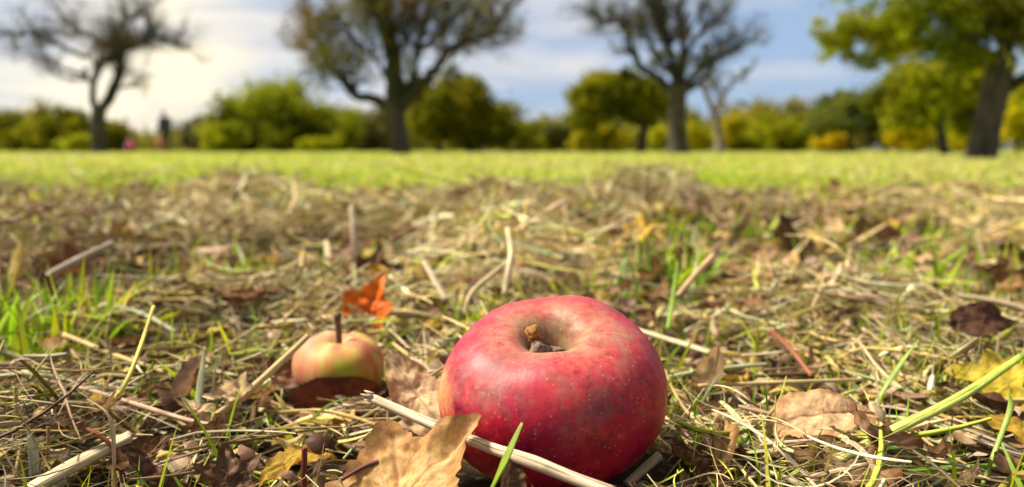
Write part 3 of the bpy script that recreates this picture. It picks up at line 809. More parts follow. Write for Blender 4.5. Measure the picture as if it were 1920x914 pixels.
stalk('dry_blade', [(400, 745, 0.283), (402, 708, 0.285), (408, 668, 0.29)], [8, 12, 2], (0.44, 0.47, 0.26), 'shorter grey green blade next to the pale silvery blade', 'dry blade', flat=0.2)
stalk('dry_blade', [(190, 570, 0.42), (260, 585, 0.415), (330, 622, 0.40)], [7, 13, 9], (0.38, 0.41, 0.27), 'bluish grey blade lying among the hay left of the small apple', 'dry blade', flat=0.3)

# ------------------------------------------------------------------ bulk strands (hay, grass): generator
def strands(base, az, pitch, Lg, W, bend, arch, col, nseg, sides, roll, kink=None, taper=1.0, root=False, flat=0.24, tipcol=None):
    n = len(Lg)
    t = np.linspace(0, 1, nseg + 1)
    tm = (t[:-1] + t[1:]) / 2
    a = az[:, None] + bend[:, None] * (tm[None] - 0.5)
    if kink is not None: a = a + kink[0][:, None] * (tm[None] > kink[1][:, None])
    p = pitch[:, None] + arch[:, None] * ((tm[None] if root else (0.5 - tm[None])))
    d = np.stack([np.cos(a) * np.cos(p), np.sin(a) * np.cos(p), np.sin(p)], -1) * (Lg / nseg)[:, None, None]
    P = np.concatenate([np.zeros((n, 1, 3)), np.cumsum(d, 1)], 1)
    if not root: P = P - P[:, [nseg // 2]]
    P = P + base[:, None]
    am = np.concatenate([a[:, :1], a], 1); pm = np.concatenate([p[:, :1], p], 1)
    r = np.stack([-np.sin(am), np.cos(am), 0 * am], -1)
    nn = np.stack([-np.cos(am) * np.sin(pm), -np.sin(am) * np.sin(pm), np.cos(pm)], -1)
    cr, sr = np.cos(roll)[:, None, None], np.sin(roll)[:, None, None]
    e1 = r * cr + nn * sr; e2 = nn * cr - r * sr
    wt = 1 - (1 - taper) * t ** 1.6 if root else 1 - (1 - taper) * np.abs(2 * t - 1) ** 3
    wv = W[:, None, None] * 0.5 * wt[None, :, None]
    if sides == 2: ring = [e1 * wv, -e1 * wv]
    elif sides == 3: ring = [e1 * wv, e2 * wv * flat, -e1 * wv]
    else: ring = [e1 * wv, e2 * wv * flat, -e1 * wv, -e2 * wv * flat]
    V = np.stack([P + k for k in ring], 2)                     # n, nseg+1, sides, 3
    m = (nseg + 1) * sides
    if sides <= 3: jj = [(j, j + 1) for j in range(sides - 1)]
    else: jj = [(j, (j + 1) % sides) for j in range(sides)]
    F1 = np.array([[s * sides + j, s * sides + k, (s + 1) * sides + k, (s + 1) * sides + j] for s in range(nseg) for j, k in jj])
    faces = (np.arange(n) * m)[:, None, None] + F1[None]
    C = np.repeat(col[:, None], nseg + 1, 1)
    if tipcol is not None: C = C + (tipcol[:, None] - C) * (t ** 2)[None, :, None]
    C = np.repeat(C[:, :, None], sides, 2)
    st = np.zeros((n, nseg + 1, sides, 3)); st[..., 0] = t[None, :, None] * Lg[:, None, None]
    st[..., 1] = np.arange(sides)[None, None] * W[:, None, None] * 0.6; st[..., 2] = rng.random(n)[:, None, None] * 90
    return V, faces, C, st, P


def pack(name, S, mat, keep=None, loc=(0, 0, 0)):
    V, faces, C, st, P = S
    if keep is not None:
        m = V.shape[1] * V.shape[2]
        V = V[keep]; C = C[keep]; st = st[keep]
        faces = (faces[:1] - 0) + (np.arange(keep.sum()) * m)[:, None, None]
    return mesh_obj(name, V.reshape(-1, 3) - np.asarray(loc), faces.reshape(-1, 4), mat, C.reshape(-1, 3), st.reshape(-1, 3), loc=loc)


HAY = np.array([(0.68, 0.52, 0.25), (0.80, 0.67, 0.41), (0.34, 0.22, 0.09), (0.12, 0.065, 0.03), (0.64, 0.48, 0.14), (0.36, 0.40, 0.19), (0.42, 0.46, 0.06), (0.25, 0.10, 0.05), (0.52, 0.37, 0.24)])
HAYW = np.array([0.25, 0.22, 0.11, 0.06, 0.12, 0.10, 0.10, 0.03, 0.08])


def hay_cols(n, w=HAYW):
    c = HAY[rng.choice(len(HAY), n, p=w / w.sum())]
    return np.clip(c * (0.72 + 0.5 * rng.random((n, 1))) * (0.94 + 0.12 * rng.random((n, 3))), 0.005, 0.8)


def clear_of_apples(P, extra=0.0):
    """False for strands that would pass through an apple, or stand between the lens and the things at the front"""
    ok = np.ones(len(P), bool)
    for c, rx, rz in ((AP_C, AP_R, 0.031), (SM_C, SM_R, 0.0175)):
        d = P - c
        q = np.hypot(d[..., 0], d[..., 1]) / (rx + 0.0015 + extra); z = d[..., 2] / (rz + 0.001 + extra)
        ok &= ~((q ** 2 + z ** 2) < 1).any(1)
    px = to_px(P.reshape(-1, 3)).reshape(P.shape[0], -1, 2)
    y = P[..., 1]
    inx = lambda x0, x1, y0, y1, dep: ((px[..., 0] > x0) & (px[..., 0] < x1) & (px[..., 1] > y0) & (px[..., 1] < y1) & (y < dep)).any(1)
    ok &= ~inx(810, 1260, 500, 880, 0.27)      # the red apple's face
    ok &= ~inx(660, 930, 765, 930, 0.25)       # the ochre leaf
    ok &= ~inx(535, 735, 570, 742, 0.36)       # the small apple and its leaf
    ok &= ~inx(660, 750, 505, 590, 0.43)       # the orange leaf
    ok &= ~inx(730, 830, 690, 790, 0.26)
    ok &= ~inx(1480, 1605, 738, 795, 0.285)    # the leaves at the right
    ok &= ~inx(1800, 1895, 575, 618, 0.38)
    ok &= ~inx(1820, 1910, 680, 735, 0.31)
    return ok


def ground_pts(n, y0, y1, power=1.0, spread=0.75):
    """points spread over the part of the ground between two distances"""
    u = rng.random(n)
    y = (y0 ** power + u * (y1 ** power - y0 ** power)) ** (1 / power)
    x = (rng.random(n) * 2 - 1) * (spread * y + 0.06)
    return x, y


def heap(x, y):
    """where the hay lies in clumps: close together near the lens, broader heaps farther out"""
    k = sstep(0.5, 0.75, y)
    return (1 - k) * fbm(x * 12, y * 12, 45) + k * fbm(x * 4.6, y * 3.8, 44)


def hay_layer(n, y0, y1, Lr, Wr, thick, nseg, sides, steep=0.16, power=1.0, dens=None, curl=0.5):
    x, y = ground_pts(n, y0, y1, power)
    if dens is not None:
        k = rng.random(n) < dens(x, y); x, y = x[k], y[k]; n = len(x)
    z = ground_h(x, y) + thick * (0.15 + 0.85 * rng.random(n)) * (0.12 + 1.9 * sstep(0.40, 0.72, heap(x, y)))
    # hay lies in swaths: neighbours share a heading
    az = fbm(x * 3.0 + 40, y * 3.0, 33, 2) * 9 + rng.normal(0, 0.75, n)
    Lg = Lr[0] + (Lr[1] - Lr[0]) * rng.random(n) ** 1.8
    W = Wr[0] + (Wr[1] - Wr[0]) * rng.random(n) ** 3.0
    W = W * np.clip((y - 0.08) / 0.26, 0.5, 1)
    kk = np.where(rng.random(n) < 0.25, rng.normal(0, 0.8, n), 0)
    pale = sstep(0.34, 0.62, fbm(x * 3.5 + 11, y * 3.5, 52) + 0.16 * np.clip(x / np.maximum(y, 0.2) * 1.6, -1, 1) * sstep(0.4, 0.8, y))[:, None]
    cols = hay_cols(n); cols = cols * (0.56 + 0.6 * pale) + (1 - pale) * np.array([[0.02, 0.006, 0.0]])
    return strands(np.stack([x, y, z], 1), az, rng.normal(0, steep, n), Lg, W, rng.normal(0, curl, n), rng.normal(0.1, curl, n),
                   cols, nseg, sides, rng.random(n) * 6.28, (kk, rng.random(n) * 0.6 + 0.2), 0.55)


def straw_tag(o):
    tag(o, 'loose mown hay matted over the orchard floor', 'hay', kind='stuff')


lawn_edge = lambda x, y: 1.62 - 0.42 * np.clip(x / np.maximum(y, 0.2) / 0.64, -1, 1.2) + (fbm(x * 1.7, y * 1.1, 3) - 0.5) * 1.7
mid_dens = lambda x, y: np.clip(3.2 * (heap(x, y) - 0.38), 0.04, 1) * (1 - 0.9 * sstep(-0.4, 0.6, y - lawn_edge(x, y)))
near_dens = lambda x, y: np.clip(3.4 * (heap(x, y) - 0.38), 0.04, 1) * (1 - 0.85 * np.exp(-(((x - 0.012) / 0.045) ** 2 + ((y - 0.25) / 0.03) ** 2)))
S = hay_layer(9500, 0.17, 0.62, (0.012, 0.08), (0.0008, 0.0042), 0.014, 8, 4, 0.24, 1.6, near_dens)
straw_tag(pack('hay', S, M_STRAW, clear_of_apples(S[4])))
S = hay_layer(9000, 0.17, 0.62, (0.008, 0.05), (0.0003, 0.0010), 0.015, 8, 3, 0.38, 1.6, near_dens, 1.4)
straw_tag(pack('hay', S, M_STRAW, clear_of_apples(S[4])))
S = hay_layer(3200, 0.18, 0.7, (0.012, 0.042), (0.0009, 0.0034), 0.016, 8, 3, 0.62, 1.6, near_dens)
straw_tag(pack('hay', S, M_STRAW, clear_of_apples(S[4])))
S = hay_layer(19000, 0.55, 1.5, (0.025, 0.11), (0.0010, 0.0050), 0.034, 6, 3, 0.36, 1.6, mid_dens)
straw_tag(pack('hay', S, M_STRAW))
S = hay_layer(4500, 0.6, 1.6, (0.02, 0.06), (0.0012, 0.0048), 0.03, 6, 3, 0.8, 1.6, mid_dens)
straw_tag(pack('hay', S, M_STRAW))
S = hay_layer(30000, 1.4, 5.5, (0.04, 0.14), (0.002, 0.008), 0.024, 4, 2, 0.22, 1.6, mid_dens)
straw_tag(pack('hay', S, M_STRAW))
# leaf crumbs and chaff
def chaff(n, y0, y1, s0, s1, thick):
    x, y = ground_pts(n, y0, y1, 1.6)
    z = ground_h(x, y) + thick * rng.random(n)
    cols = np.array([(0.22, 0.12, 0.06), (0.38, 0.25, 0.13), (0.09, 0.045, 0.025), (0.42, 0.3, 0.2), (0.5, 0.36, 0.1), (0.3, 0.17, 0.12)])
    c = cols[rng.integers(0, len(cols), n)] * (0.7 + 0.6 * rng.random((n, 1)))
    S = strands(np.stack([x, y, z], 1), rng.random(n) * 6.28, rng.normal(0, 0.35, n), s0 + (s1 - s0) * rng.random(n) ** 2, s0 * 0.5 + (s1 - s0) * 0.5 * rng.random(n) ** 2,
                rng.normal(0, 1.0, n), rng.normal(0, 1.4, n), c, 4, 3, rng.normal(0, 0.6, n), None, 0.25, False, 0.5)
    return S
S = chaff(2500, 0.17, 0.65, 0.004, 0.019, 0.013)
o = pack('leaf_litter', S, M_LEAF, clear_of_apples(S[4])); tag(o, 'crumbled brown leaf scraps mixed into the hay', 'leaf litter', kind='stuff')
S = chaff(5500, 0.6, 1.9, 0.010, 0.042, 0.024)
o = pack('leaf_litter', S, M_LEAF); tag(o, 'crumbled brown leaf scraps mixed into the hay', 'leaf litter', kind='stuff')

# ------------------------------------------------------------------ growing grass
GR = np.array([(0.24, 0.40, 0.010), (0.37, 0.50, 0.010), (0.45, 0.50, 0.016), (0.11, 0.22, 0.012), (0.44, 0.42, 0.06)])


def grass(n, y0, y1, hr, wr, dens, lean=0.5, nseg=5, sides=3, power=1.6, dry=0.1, cols=GR, gain=1.0, patch=0.0):
    x, y = ground_pts(n, y0, y1, power)
    k = rng.random(n) < dens(x, y); x, y = x[k], y[k]; n = len(x)
    z = ground_h(x, y) - 0.002
    c = cols[rng.integers(0, len(cols), n)] * (0.7 + 0.55 * rng.random((n, 1))) * gain
    if patch: dry = dry + patch * sstep(0.5, 0.66, fbm(x * 0.9 + 20, y * 0.35 + 9, 91)) + patch * 0.5 * sstep(0.55, 0.7, fbm(x * 0.25, y * 0.1, 92))
    d = rng.random(n) < dry
    c[d] = hay_cols(d.sum())
    Lg = hr[0] + (hr[1] - hr[0]) * rng.random(n) ** 1.4
    return strands(np.stack([x, y, z], 1), rng.random(n) * 6.28, R(90) - np.abs(rng.normal(0, lean, n)), Lg, wr[0] + (wr[1] - wr[0]) * rng.random(n),
                   rng.normal(0, 0.6, n), -np.abs(rng.normal(0.2, 0.5, n)), np.clip(c, 0, 0.7), nseg, sides, rng.random(n) * 6.28, None, 0.08, True, 0.3)


gd_near = lambda x, y: np.clip((fbm(x * 10 + 7, y * 8, 61) - 0.44) * 4.5, 0.07, 1)
S = grass(4200, 0.2, 0.75, (0.012, 0.040), (0.0010, 0.0030), gd_near, 0.5, 6)
tag(pack('grass', S, M_BLADE, clear_of_apples(S[4], 0.002)), 'green grass blades growing up through the hay', 'grass', kind='stuff')
gd_mid = lambda x, y: np.clip((fbm(x * 4.5 + 3, y * 3.4, 63) - 0.40) * 6, 0.06, 1)
S = grass(13500, 0.7, 3.0, (0.018, 0.055), (0.002, 0.0065), gd_mid, 0.5, 4, 3)
tag(pack('grass', S, M_BLADE), 'green grass blades growing up through the hay', 'grass', kind='stuff')
LAWN = np.array([(0.31, 0.44, 0.012), (0.40, 0.52, 0.018), (0.50, 0.55, 0.07), (0.24, 0.33, 0.010), (0.60, 0.53, 0.14)])
lw = lambda x, y: sstep(-0.3, 0.7, y - lawn_edge(x, y)) * (0.45 + 0.55 * sstep(0.35, 0.6, fbm(x * 1.5, y * 0.9, 77)))
S = grass(60000, 1.3, 9, (0.02, 0.045), (0.003, 0.007), lw, 0.6, 2, 2, 1.5, 0.16, LAWN, 1.0, 0.6)
tag(pack('grass', S, M_BLADE), 'short bright green lawn beyond the hay', 'grass', kind='stuff')
S = grass(60000, 8.5, 45, (0.03, 0.06), (0.01, 0.028), lambda x, y: 0.6 + 0.4 * sstep(0.35, 0.6, fbm(x * 0.7, y * 0.25, 78)), 0.6, 2, 2, 1.25, 0.18, LAWN, 1.0, 0.6)
tag(pack('grass', S, M_BLADE), 'short bright green lawn beyond the hay', 'grass', kind='stuff')


def tuft(px, py, n, h, w, label, spread=0.02, cols=GR[:3], lean=0.58, z=0.0):
    p = land(px, py, 0.004)
    p[2] = ground_h(p[0], p[1])
    ang = rng.random(n) * 6.28; rr = spread * np.sqrt(rng.random(n))
    base = np.stack([p[0] + rr * np.cos(ang), p[1] + rr * np.sin(ang), np.full(n, p[2] - 0.002)], 1)
    c = cols[rng.integers(0, len(cols), n)] * (0.6 + 0.6 * rng.random((n, 1)))
    dd = rng.random(n) < 0.14; c[dd] = hay_cols(dd.sum())
    S = strands(base, rng.random(n) * 6.28, R(90) - np.abs(rng.normal(0, lean, n)), h * (0.3 + 0.8 * rng.random(n)), w * (0.4 + 0.9 * rng.random(n)),
                rng.normal(0, 0.5, n), -np.abs(rng.normal(0.2, 0.5, n)), c, 7, 3, rng.normal(0, 0.7, n), None, 0.06, True, 0.3)
    o = pack('grass_tuft', S, M_BLADE, clear_of_apples(S[4], 0.001), loc=tuple(p))
    tag(o, label, 'grass tuft', 'grass tufts in the hay')


tuft(45, 660, 230, 0.050, 0.0052, 'bright yellow green grass tuft at the left edge', 0.042)
tuft(175, 622, 36, 0.042, 0.0050, 'thin bright tuft just right of the left edge tuft', 0.016)
tuft(335, 565, 46, 0.046, 0.0054, 'loose green tuft in front of the hay left of the orange leaf', 0.03)
tuft(440, 545, 50, 0.046, 0.0056, 'yellow green tuft between the loose tuft and the cream leaf', 0.03)
tuft(1245, 545, 190, 0.052, 0.0046, 'dense dark green tuft behind the right of the red apple', 0.035, GR[[0, 3, 3, 1]])
tuft(960, 462, 190, 0.062, 0.0060, 'dark green grass clump in the hay directly behind the red apple', 0.06, GR[[0, 3, 3, 1]])
tuft(790, 610, 26, 0.030, 0.0020, 'shady thin tuft between the orange leaf and the red apple', 0.02, GR[[0, 3, 2]])
tuft(520, 392, 130, 0.075, 0.010, 'far green tuft among hay heaps left of the middle', 0.10)
tuft(1700, 548, 70, 0.050, 0.0056, 'pale green tuft on the hay right of the middle', 0.03)
tuft(1555, 480, 8, 0.045, 0.0055, 'few stout upright blades by the dark leaf at the right', 0.012, GR[1:3], 0.12)
tuft(1830, 760, 16, 0.030, 0.0019, 'upright grass shoots in front of the yellow leaf', 0.016, GR[:3], 0.18)
tuft(1110, 545, 9, 0.034, 0.0024, 'few thin blades behind the top of the red apple', 0.006, GR[1:3], 0.2)
tuft(1890, 545, 36, 0.05, 0.0045, 'green tuft at the right edge above the dark oval leaf', 0.035)
tuft(230, 700, 16, 0.028, 0.0018, 'fine green shoots below the golden straw at the left', 0.025)

# ------------------------------------------------------------------ single straws and dead leaves one could pick up
def region(px, py):
    side = 'left of the small apple' if px < 540 else 'between the two apples' if px < 830 else 'around the red apple' if px < 1260 else 'right of the red apple'
    if py < 430: return 'in the distant hay near the lawn'
    if py < 560:
        return 'in the hay behind the small apple' if px < 780 else 'in the hay behind the red apple' if px < 1300 else 'in the hay behind the reddish twig'
    return 'in the hay ' + side


cnt = {}
kinds = [('pale dry straw', PAL), ('golden dry straw', (0.55, 0.40, 0.14)), ('grey green dry straw', GGR), ('brown weathered straw', (0.30, 0.20, 0.11))]
n_s = 0
while n_s < 150:
    px = random.uniform(0, 1920); py = 560 + 350 * random.random()
    if (px > 1250 and py > 640 and random.random() < 0.6) or (px < 260 and py > 720 and random.random() < 0.6): continue
    kname, kc = random.choice(kinds)
    p = land(px, py, 0.004); p[2] = ground_h(p[0], p[1]) + 0.005 + 0.008 * random.random()
    c = np.array([kc]) * random.uniform(0.55, 1.1)
    a1 = lambda v: np.array([v])
    S = strands(p[None], a1(random.choice([random.gauss(0.1, 0.5), random.gauss(2.6, 0.6), random.uniform(0, 6.28)])), a1(random.gauss(0, 0.16)), a1(random.uniform(0.03, 0.10)), a1(random.uniform(0.0008, 0.0024 if py < 760 else 0.0016)),
                a1(random.gauss(0, 0.6)), a1(random.gauss(0.15, 0.4)), c, 12, 4, a1(random.uniform(0, 6.28)), (a1(random.choice([0, 0, random.gauss(0, 0.7)])), a1(random.uniform(0.3, 0.7))), 0.6, False, 0.45)
    if not clear_of_apples(S[4])[0]: continue
    o = pack('straw', S, M_STRAW, loc=tuple(p))
    tag(o, kname + ' lying ' + region(px, py), 'straw', kname + 's ' + region(px, py))
    n_s += 1

protos = []
for k, (kind, b, e, v_, nm) in enumerate([
        ('ovate', BRN, DRK, DRK, 'dark brown'), ('maple', TAN, BRN, BRN, 'light brown'), ('ovate', PNK, BRN, BRN, 'dusty pink brown'),
        ('ovate', (0.28, 0.16, 0.08), BRN, BRN, 'mid brown'), ('maple', (0.2, 0.1, 0.05), DRK, DRK, 'dark brown'), ('ovate', BEI, TAN, TAN, 'beige'),
        ('ovate', (0.48, 0.30, 0.04), (0.4, 0.2, 0.03), YEL, 'yellow'), ('narrow', TAN, BRN, BRN, 'light brown'), ('maple', BEI, (0.3, 0.2, 0.12), TAN, 'beige'),
        ('ovate', RST, DRK, DRK, 'rust coloured')]):
    V, f_, C = leaf_geo(kind, 1.0, b, e, v_, curl=random.uniform(-0.5, 0.4), fold=random.uniform(0.1, 0.5), edgecurl=0.25, crumple=0.30, seed=70 + k, NA=60, NR=10)
    protos.append([V, f_, C, nm, None])
n_l = 0
while n_l < 270:
    px = random.uniform(-20, 1940); py = 350 + 555 * random.random() ** 1.35
    if random.random() < 0.35 and not (py < 600): continue
    if px > 1430 and 560 < py < 800: continue
    P0 = protos[random.choice([0, 0, 1, 2, 2, 3, 3, 4, 5, 6, 7, 8, 9])]
    s = random.uniform(0.006, 0.014) if py > 560 else random.uniform(0.012, 0.030)
    p = land(px, py, 0.01); p[2] = ground_h(p[0], p[1]) + random.uniform(0.008, 0.022)
    if not clear_of_apples(p[None, None] + rng.normal(0, s * 0.7, (1, 24, 3)), 0.004)[0]: continue
    if P0[4] is None:
        o = mesh_obj('dead_leaf', P0[0], P0[1], M_LEAF, P0[2]); P0[4] = o
    else:
        o = P0[4].copy(); COL.objects.link(o)
    o.location = p; o.scale = (s, s, s)
    o.rotation_euler = (random.gauss(0.15, 0.35), random.gauss(0, 0.4), random.uniform(0, 6.28))
    tag(o, P0[3] + ' withered leaf ' + region(px, py), 'leaf', P0[3] + ' leaves ' + region(px, py))
    n_l += 1

# ------------------------------------------------------------------ trees
def catmull(P, n):
    P = np.asarray(P, float); tt = np.linspace(0, len(P) - 1, n)
    i = np.clip(tt.astype(int), 0, len(P) - 2); f = (tt - i)[:, None]
    p0 = P[np.maximum(i - 1, 0)]; p1 = P[i]; p2 = P[i + 1]; p3 = P[np.minimum(i + 2, len(P) - 1)]
    return 0.5 * (2 * p1 + (p2 - p0) * f + (2 * p0 - 5 * p1 + 4 * p2 - p3) * f ** 2 + (3 * p1 - p0 - 3 * p2 + p3) * f ** 3)


def join(parts):
    Vs, Q, o = [], [], 0
    for V, q in parts:
        Vs.append(V); Q.append(q + o); o += len(V)
    return np.concatenate(Vs), np.concatenate(Q)


def side_shoots(branches, rs, per_m, lmin, lmax, r_frac, up=0.25, t0=0.25, ang=(0.5, 1.1), npt=5, rmin=0.004):
    outb = []
    for P, r in branches:
        seg = np.linalg.norm(np.diff(P, axis=0), axis=1); Lt = seg.sum()
        for _ in range(rs.poisson(Lt * per_m)):
            t = t0 + (1 - t0) * rs.random(); k = t * (len(P) - 1); i = min(int(k), len(P) - 2); f = k - i
            b = P[i] * (1 - f) + P[i + 1] * f; rb = r[i] * (1 - f) + r[i + 1] * f
            T = P[i + 1] - P[i]; T /= np.linalg.norm(T) + 1e-9
            q = rs.normal(size=3); q -= T * (q @ T); q /= np.linalg.norm(q) + 1e-9
            a = rs.uniform(*ang)
            d = T * math.cos(a) + q * math.sin(a) + np.array([0, 0, up]); d /= np.linalg.norm(d)
            ln = rs.uniform(lmin, lmax) * (1.15 - 0.6 * t)
            pts = [b]
            for s in range(npt - 1):
                d = d + rs.normal(size=3) * 0.22 + np.array([0, 0, up * 0.15]); d /= np.linalg.norm(d)
                pts.append(pts[-1] + d * ln / (npt - 1))
            r0 = max(min(rb * r_frac, ln * 0.03 + 0.004), rmin)
            outb.append((np.array(pts), np.linspace(r0, max(r0 * 0.35, rmin * 0.7), npt)))
    return outb


def leaf_cloud(centres, sig, per, size, cols, rs, zmin=0.15):
    n = len(centres) * per
    c = np.repeat(centres, per, 0) + rs.normal(size=(n, 3)) * np.repeat(np.broadcast_to(sig, (len(centres),)), per)[:, None] * np.array([1, 1, 0.8])
    c = c[c[:, 2] > zmin]; n = len(c)
    a = rs.normal(size=(n, 3)); a /= np.linalg.norm(a, axis=1)[:, None]
    b = np.cross(a, rs.normal(size=(n, 3))); b /= np.linalg.norm(b, axis=1)[:, None]
    s = size * (0.6 + 0.8 * rs.random(n))[:, None]
    nn_ = np.cross(a, b)
    V = np.stack([c - a * s, c + b * s * 0.5 + nn_ * s * 0.15, c + a * s, c - b * s * 0.5 + nn_ * s * 0.15], 1).reshape(-1, 3)
    q = np.arange(n * 4).reshape(-1, 4)
    # neighbouring sprays share a hue
    h = fbm(c[:, 0] * 0.8 + c[:, 2] * 0.5, c[:, 2] * 0.8 + c[:, 1] * 0.6, int(rs.integers(99)))
    k = np.clip(((h - 0.3) / 0.4 + rs.normal(0, 0.25, n)) * (len(cols) - 1), 0, len(cols) - 1.001)
    i = k.astype(int); f = (k - i)[:, None]; cols = np.asarray(cols)
    C = (cols[i] * (1 - f) + cols[np.minimum(i + 1, len(cols) - 1)] * f) * (0.75 + 0.5 * rs.random((n, 1)))
    return V, q, np.repeat(C, 4, 0)


OLV = [(0.09, 0.10, 0.005), (0.19, 0.195, 0.006), (0.32, 0.30, 0.008), (0.42, 0.34, 0.009)]
DKG = [(0.055, 0.066, 0.005), (0.115, 0.125, 0.006), (0.20, 0.19, 0.007), (0.30, 0.25, 0.008)]
YLG = [(0.15, 0.19, 0.005), (0.29, 0.33, 0.007), (0.44, 0.43, 0.009), (0.60, 0.47, 0.010)]
YEO = [(0.40, 0.35, 0.008), (0.62, 0.48, 0.01), (0.70, 0.50, 0.01)]
BRO = [(0.12, 0.07, 0.015), (0.22, 0.125, 0.022), (0.15, 0.14, 0.010)]
BLG = [(0.08, 0.11, 0.03), (0.14, 0.17, 0.04), (0.21, 0.23, 0.035)]


def limb_tree(label, D, trunk, limbs, seed, bark=None, limb_mat=None, twig=(3.2, 0.5, 1.6), fine=(7, 0.18, 0.6), leaves=None, group='old orchard trees', depth_spread=0.9, cat='tree', extra_leaves=None, leaf_t=None, spare=None):
    """trunk, limbs: polylines of (x, y, width) measured on the photo at distance D; the limbs also spread towards and away from us"""
    rs = np.random.default_rng(seed)
    base = on(trunk[0][0], trunk[0][1], 0.0)
    base = at(trunk[0][0], trunk[0][1], D); base[2] = 0.0
    root = thing('orchard_tree', label, cat, tuple(base), group)
    m = D / F
    def conv(poly, dy0, dy1):
        P = np.array([at(x, y, D) for x, y, w in poly]) - base
        P[:, 1] += np.linspace(dy0, dy1, len(P))
        if poly is trunk: P[0, 2] = -0.05
        return P, np.array([w for *_, w in poly]) * m * 0.5
    P, r = conv(trunk, 0, 0)
    Pt = catmull(P, 14); rt = np.interp(np.linspace(0, 1, 14), np.linspace(0, 1, len(r)), r)
    rt[0] *= 1.25; rt[1] *= 1.08
    V, q, c, _ = tube(Pt, rt, 18, False)
    th = np.arctan2(V[:, 1], V[:, 0])
    V[:, :2] += (0.06 * rt.repeat(18)[:, None]) * np.stack([np.cos(th * 5 + V[:, 2] * 2), np.sin(th * 4 + V[:, 2] * 3)], 1)
    mesh_obj('trunk', V, q, bark or M_BARK, parent=root)
    br = []
    for li in limbs:
        Lx = abs(li[-1][0] - li[0][0]) * m + abs(li[-1][1] - li[0][1]) * m
        dy = rs.uniform(-1, 1) * depth_spread * Lx * 0.5
        P, r = conv(li, 0, dy)
        n = 4 * len(P)
        Q = catmull(P, n); w = np.linspace(0, 1, n)[:, None]
        Q[1:-1] += rs.normal(size=(n - 2, 3)) * 0.006 * Lx
        br.append((Q, np.interp(np.linspace(0, 1, n), np.linspace(0, 1, len(r)), r)))
    # limbs that go towards and away from the lens, as the ones to the sides do
    for k in range(spare or max(2, len(limbs) // 2)):
        Q, r = br[rs.integers(len(br))]
        a = rs.choice([-1, 1]) * rs.uniform(1.0, 2.0); ca, sa = math.cos(a), math.sin(a)
        d = Q - Q[0]; d2 = np.stack([d[:, 0] * ca - d[:, 1] * sa, d[:, 0] * sa + d[:, 1] * ca, d[:, 2] * 1.05], 1)
        br.append((Q[0] + d2, r * 0.8))
    s1 = side_shoots(br, rs, twig[0], twig[1], twig[2], 0.55, t0=0.3)
    s2 = side_shoots(br + s1, rs, fine[0], fine[1], fine[2], 0.5, t0=0.35, npt=4, rmin=0.0045)
    s3 = side_shoots(s2, rs, fine[0] * 0.7, fine[1] * 0.6, fine[2] * 0.6, 0.6, t0=0.3, npt=3, rmin=0.0035)
    parts = [tube(P, r, 10, False)[:2] for P, r in br] + [tube(P, r, 5, False)[:2] for P, r in s1] + [tube(P, r, 3, False)[:2] for P, r in s2 + s3]
    V, q = join(parts)
    mesh_obj('limbs', V, q, limb_mat or M_LIMB, parent=root)
    if leaves:
        frac, per, size, cols, sig = leaves
        tips = np.array([P[-1] for P, r in s1 + s2 if rs.random() < frac])
        if leaf_t is not None: tips = tips[leaf_t(tips / m)]
        sets = [leaf_cloud(tips, sig, per, size, cols, rs)]
        if extra_leaves:
            for (x, y, rx, ry, nc, pr, cc) in extra_leaves:
                cen = at(x, y, D) - base
                u = rs.normal(size=(nc, 3)); u /= np.linalg.norm(u, axis=1)[:, None]
                pts = cen + u * (rs.random(nc) ** 0.45)[:, None] * np.array([rx, rx, ry]) * m
                sets.append(leaf_cloud(pts, 0.16 * (rx + ry) * m * 0.5, pr, size, cc, rs))
        V = np.concatenate([s[0] for s in sets]); C = np.concatenate([s[2] for s in sets])
        mesh_obj('crown', V, np.arange(len(V)).reshape(-1, 4), M_FOL, C, parent=root)
    return root


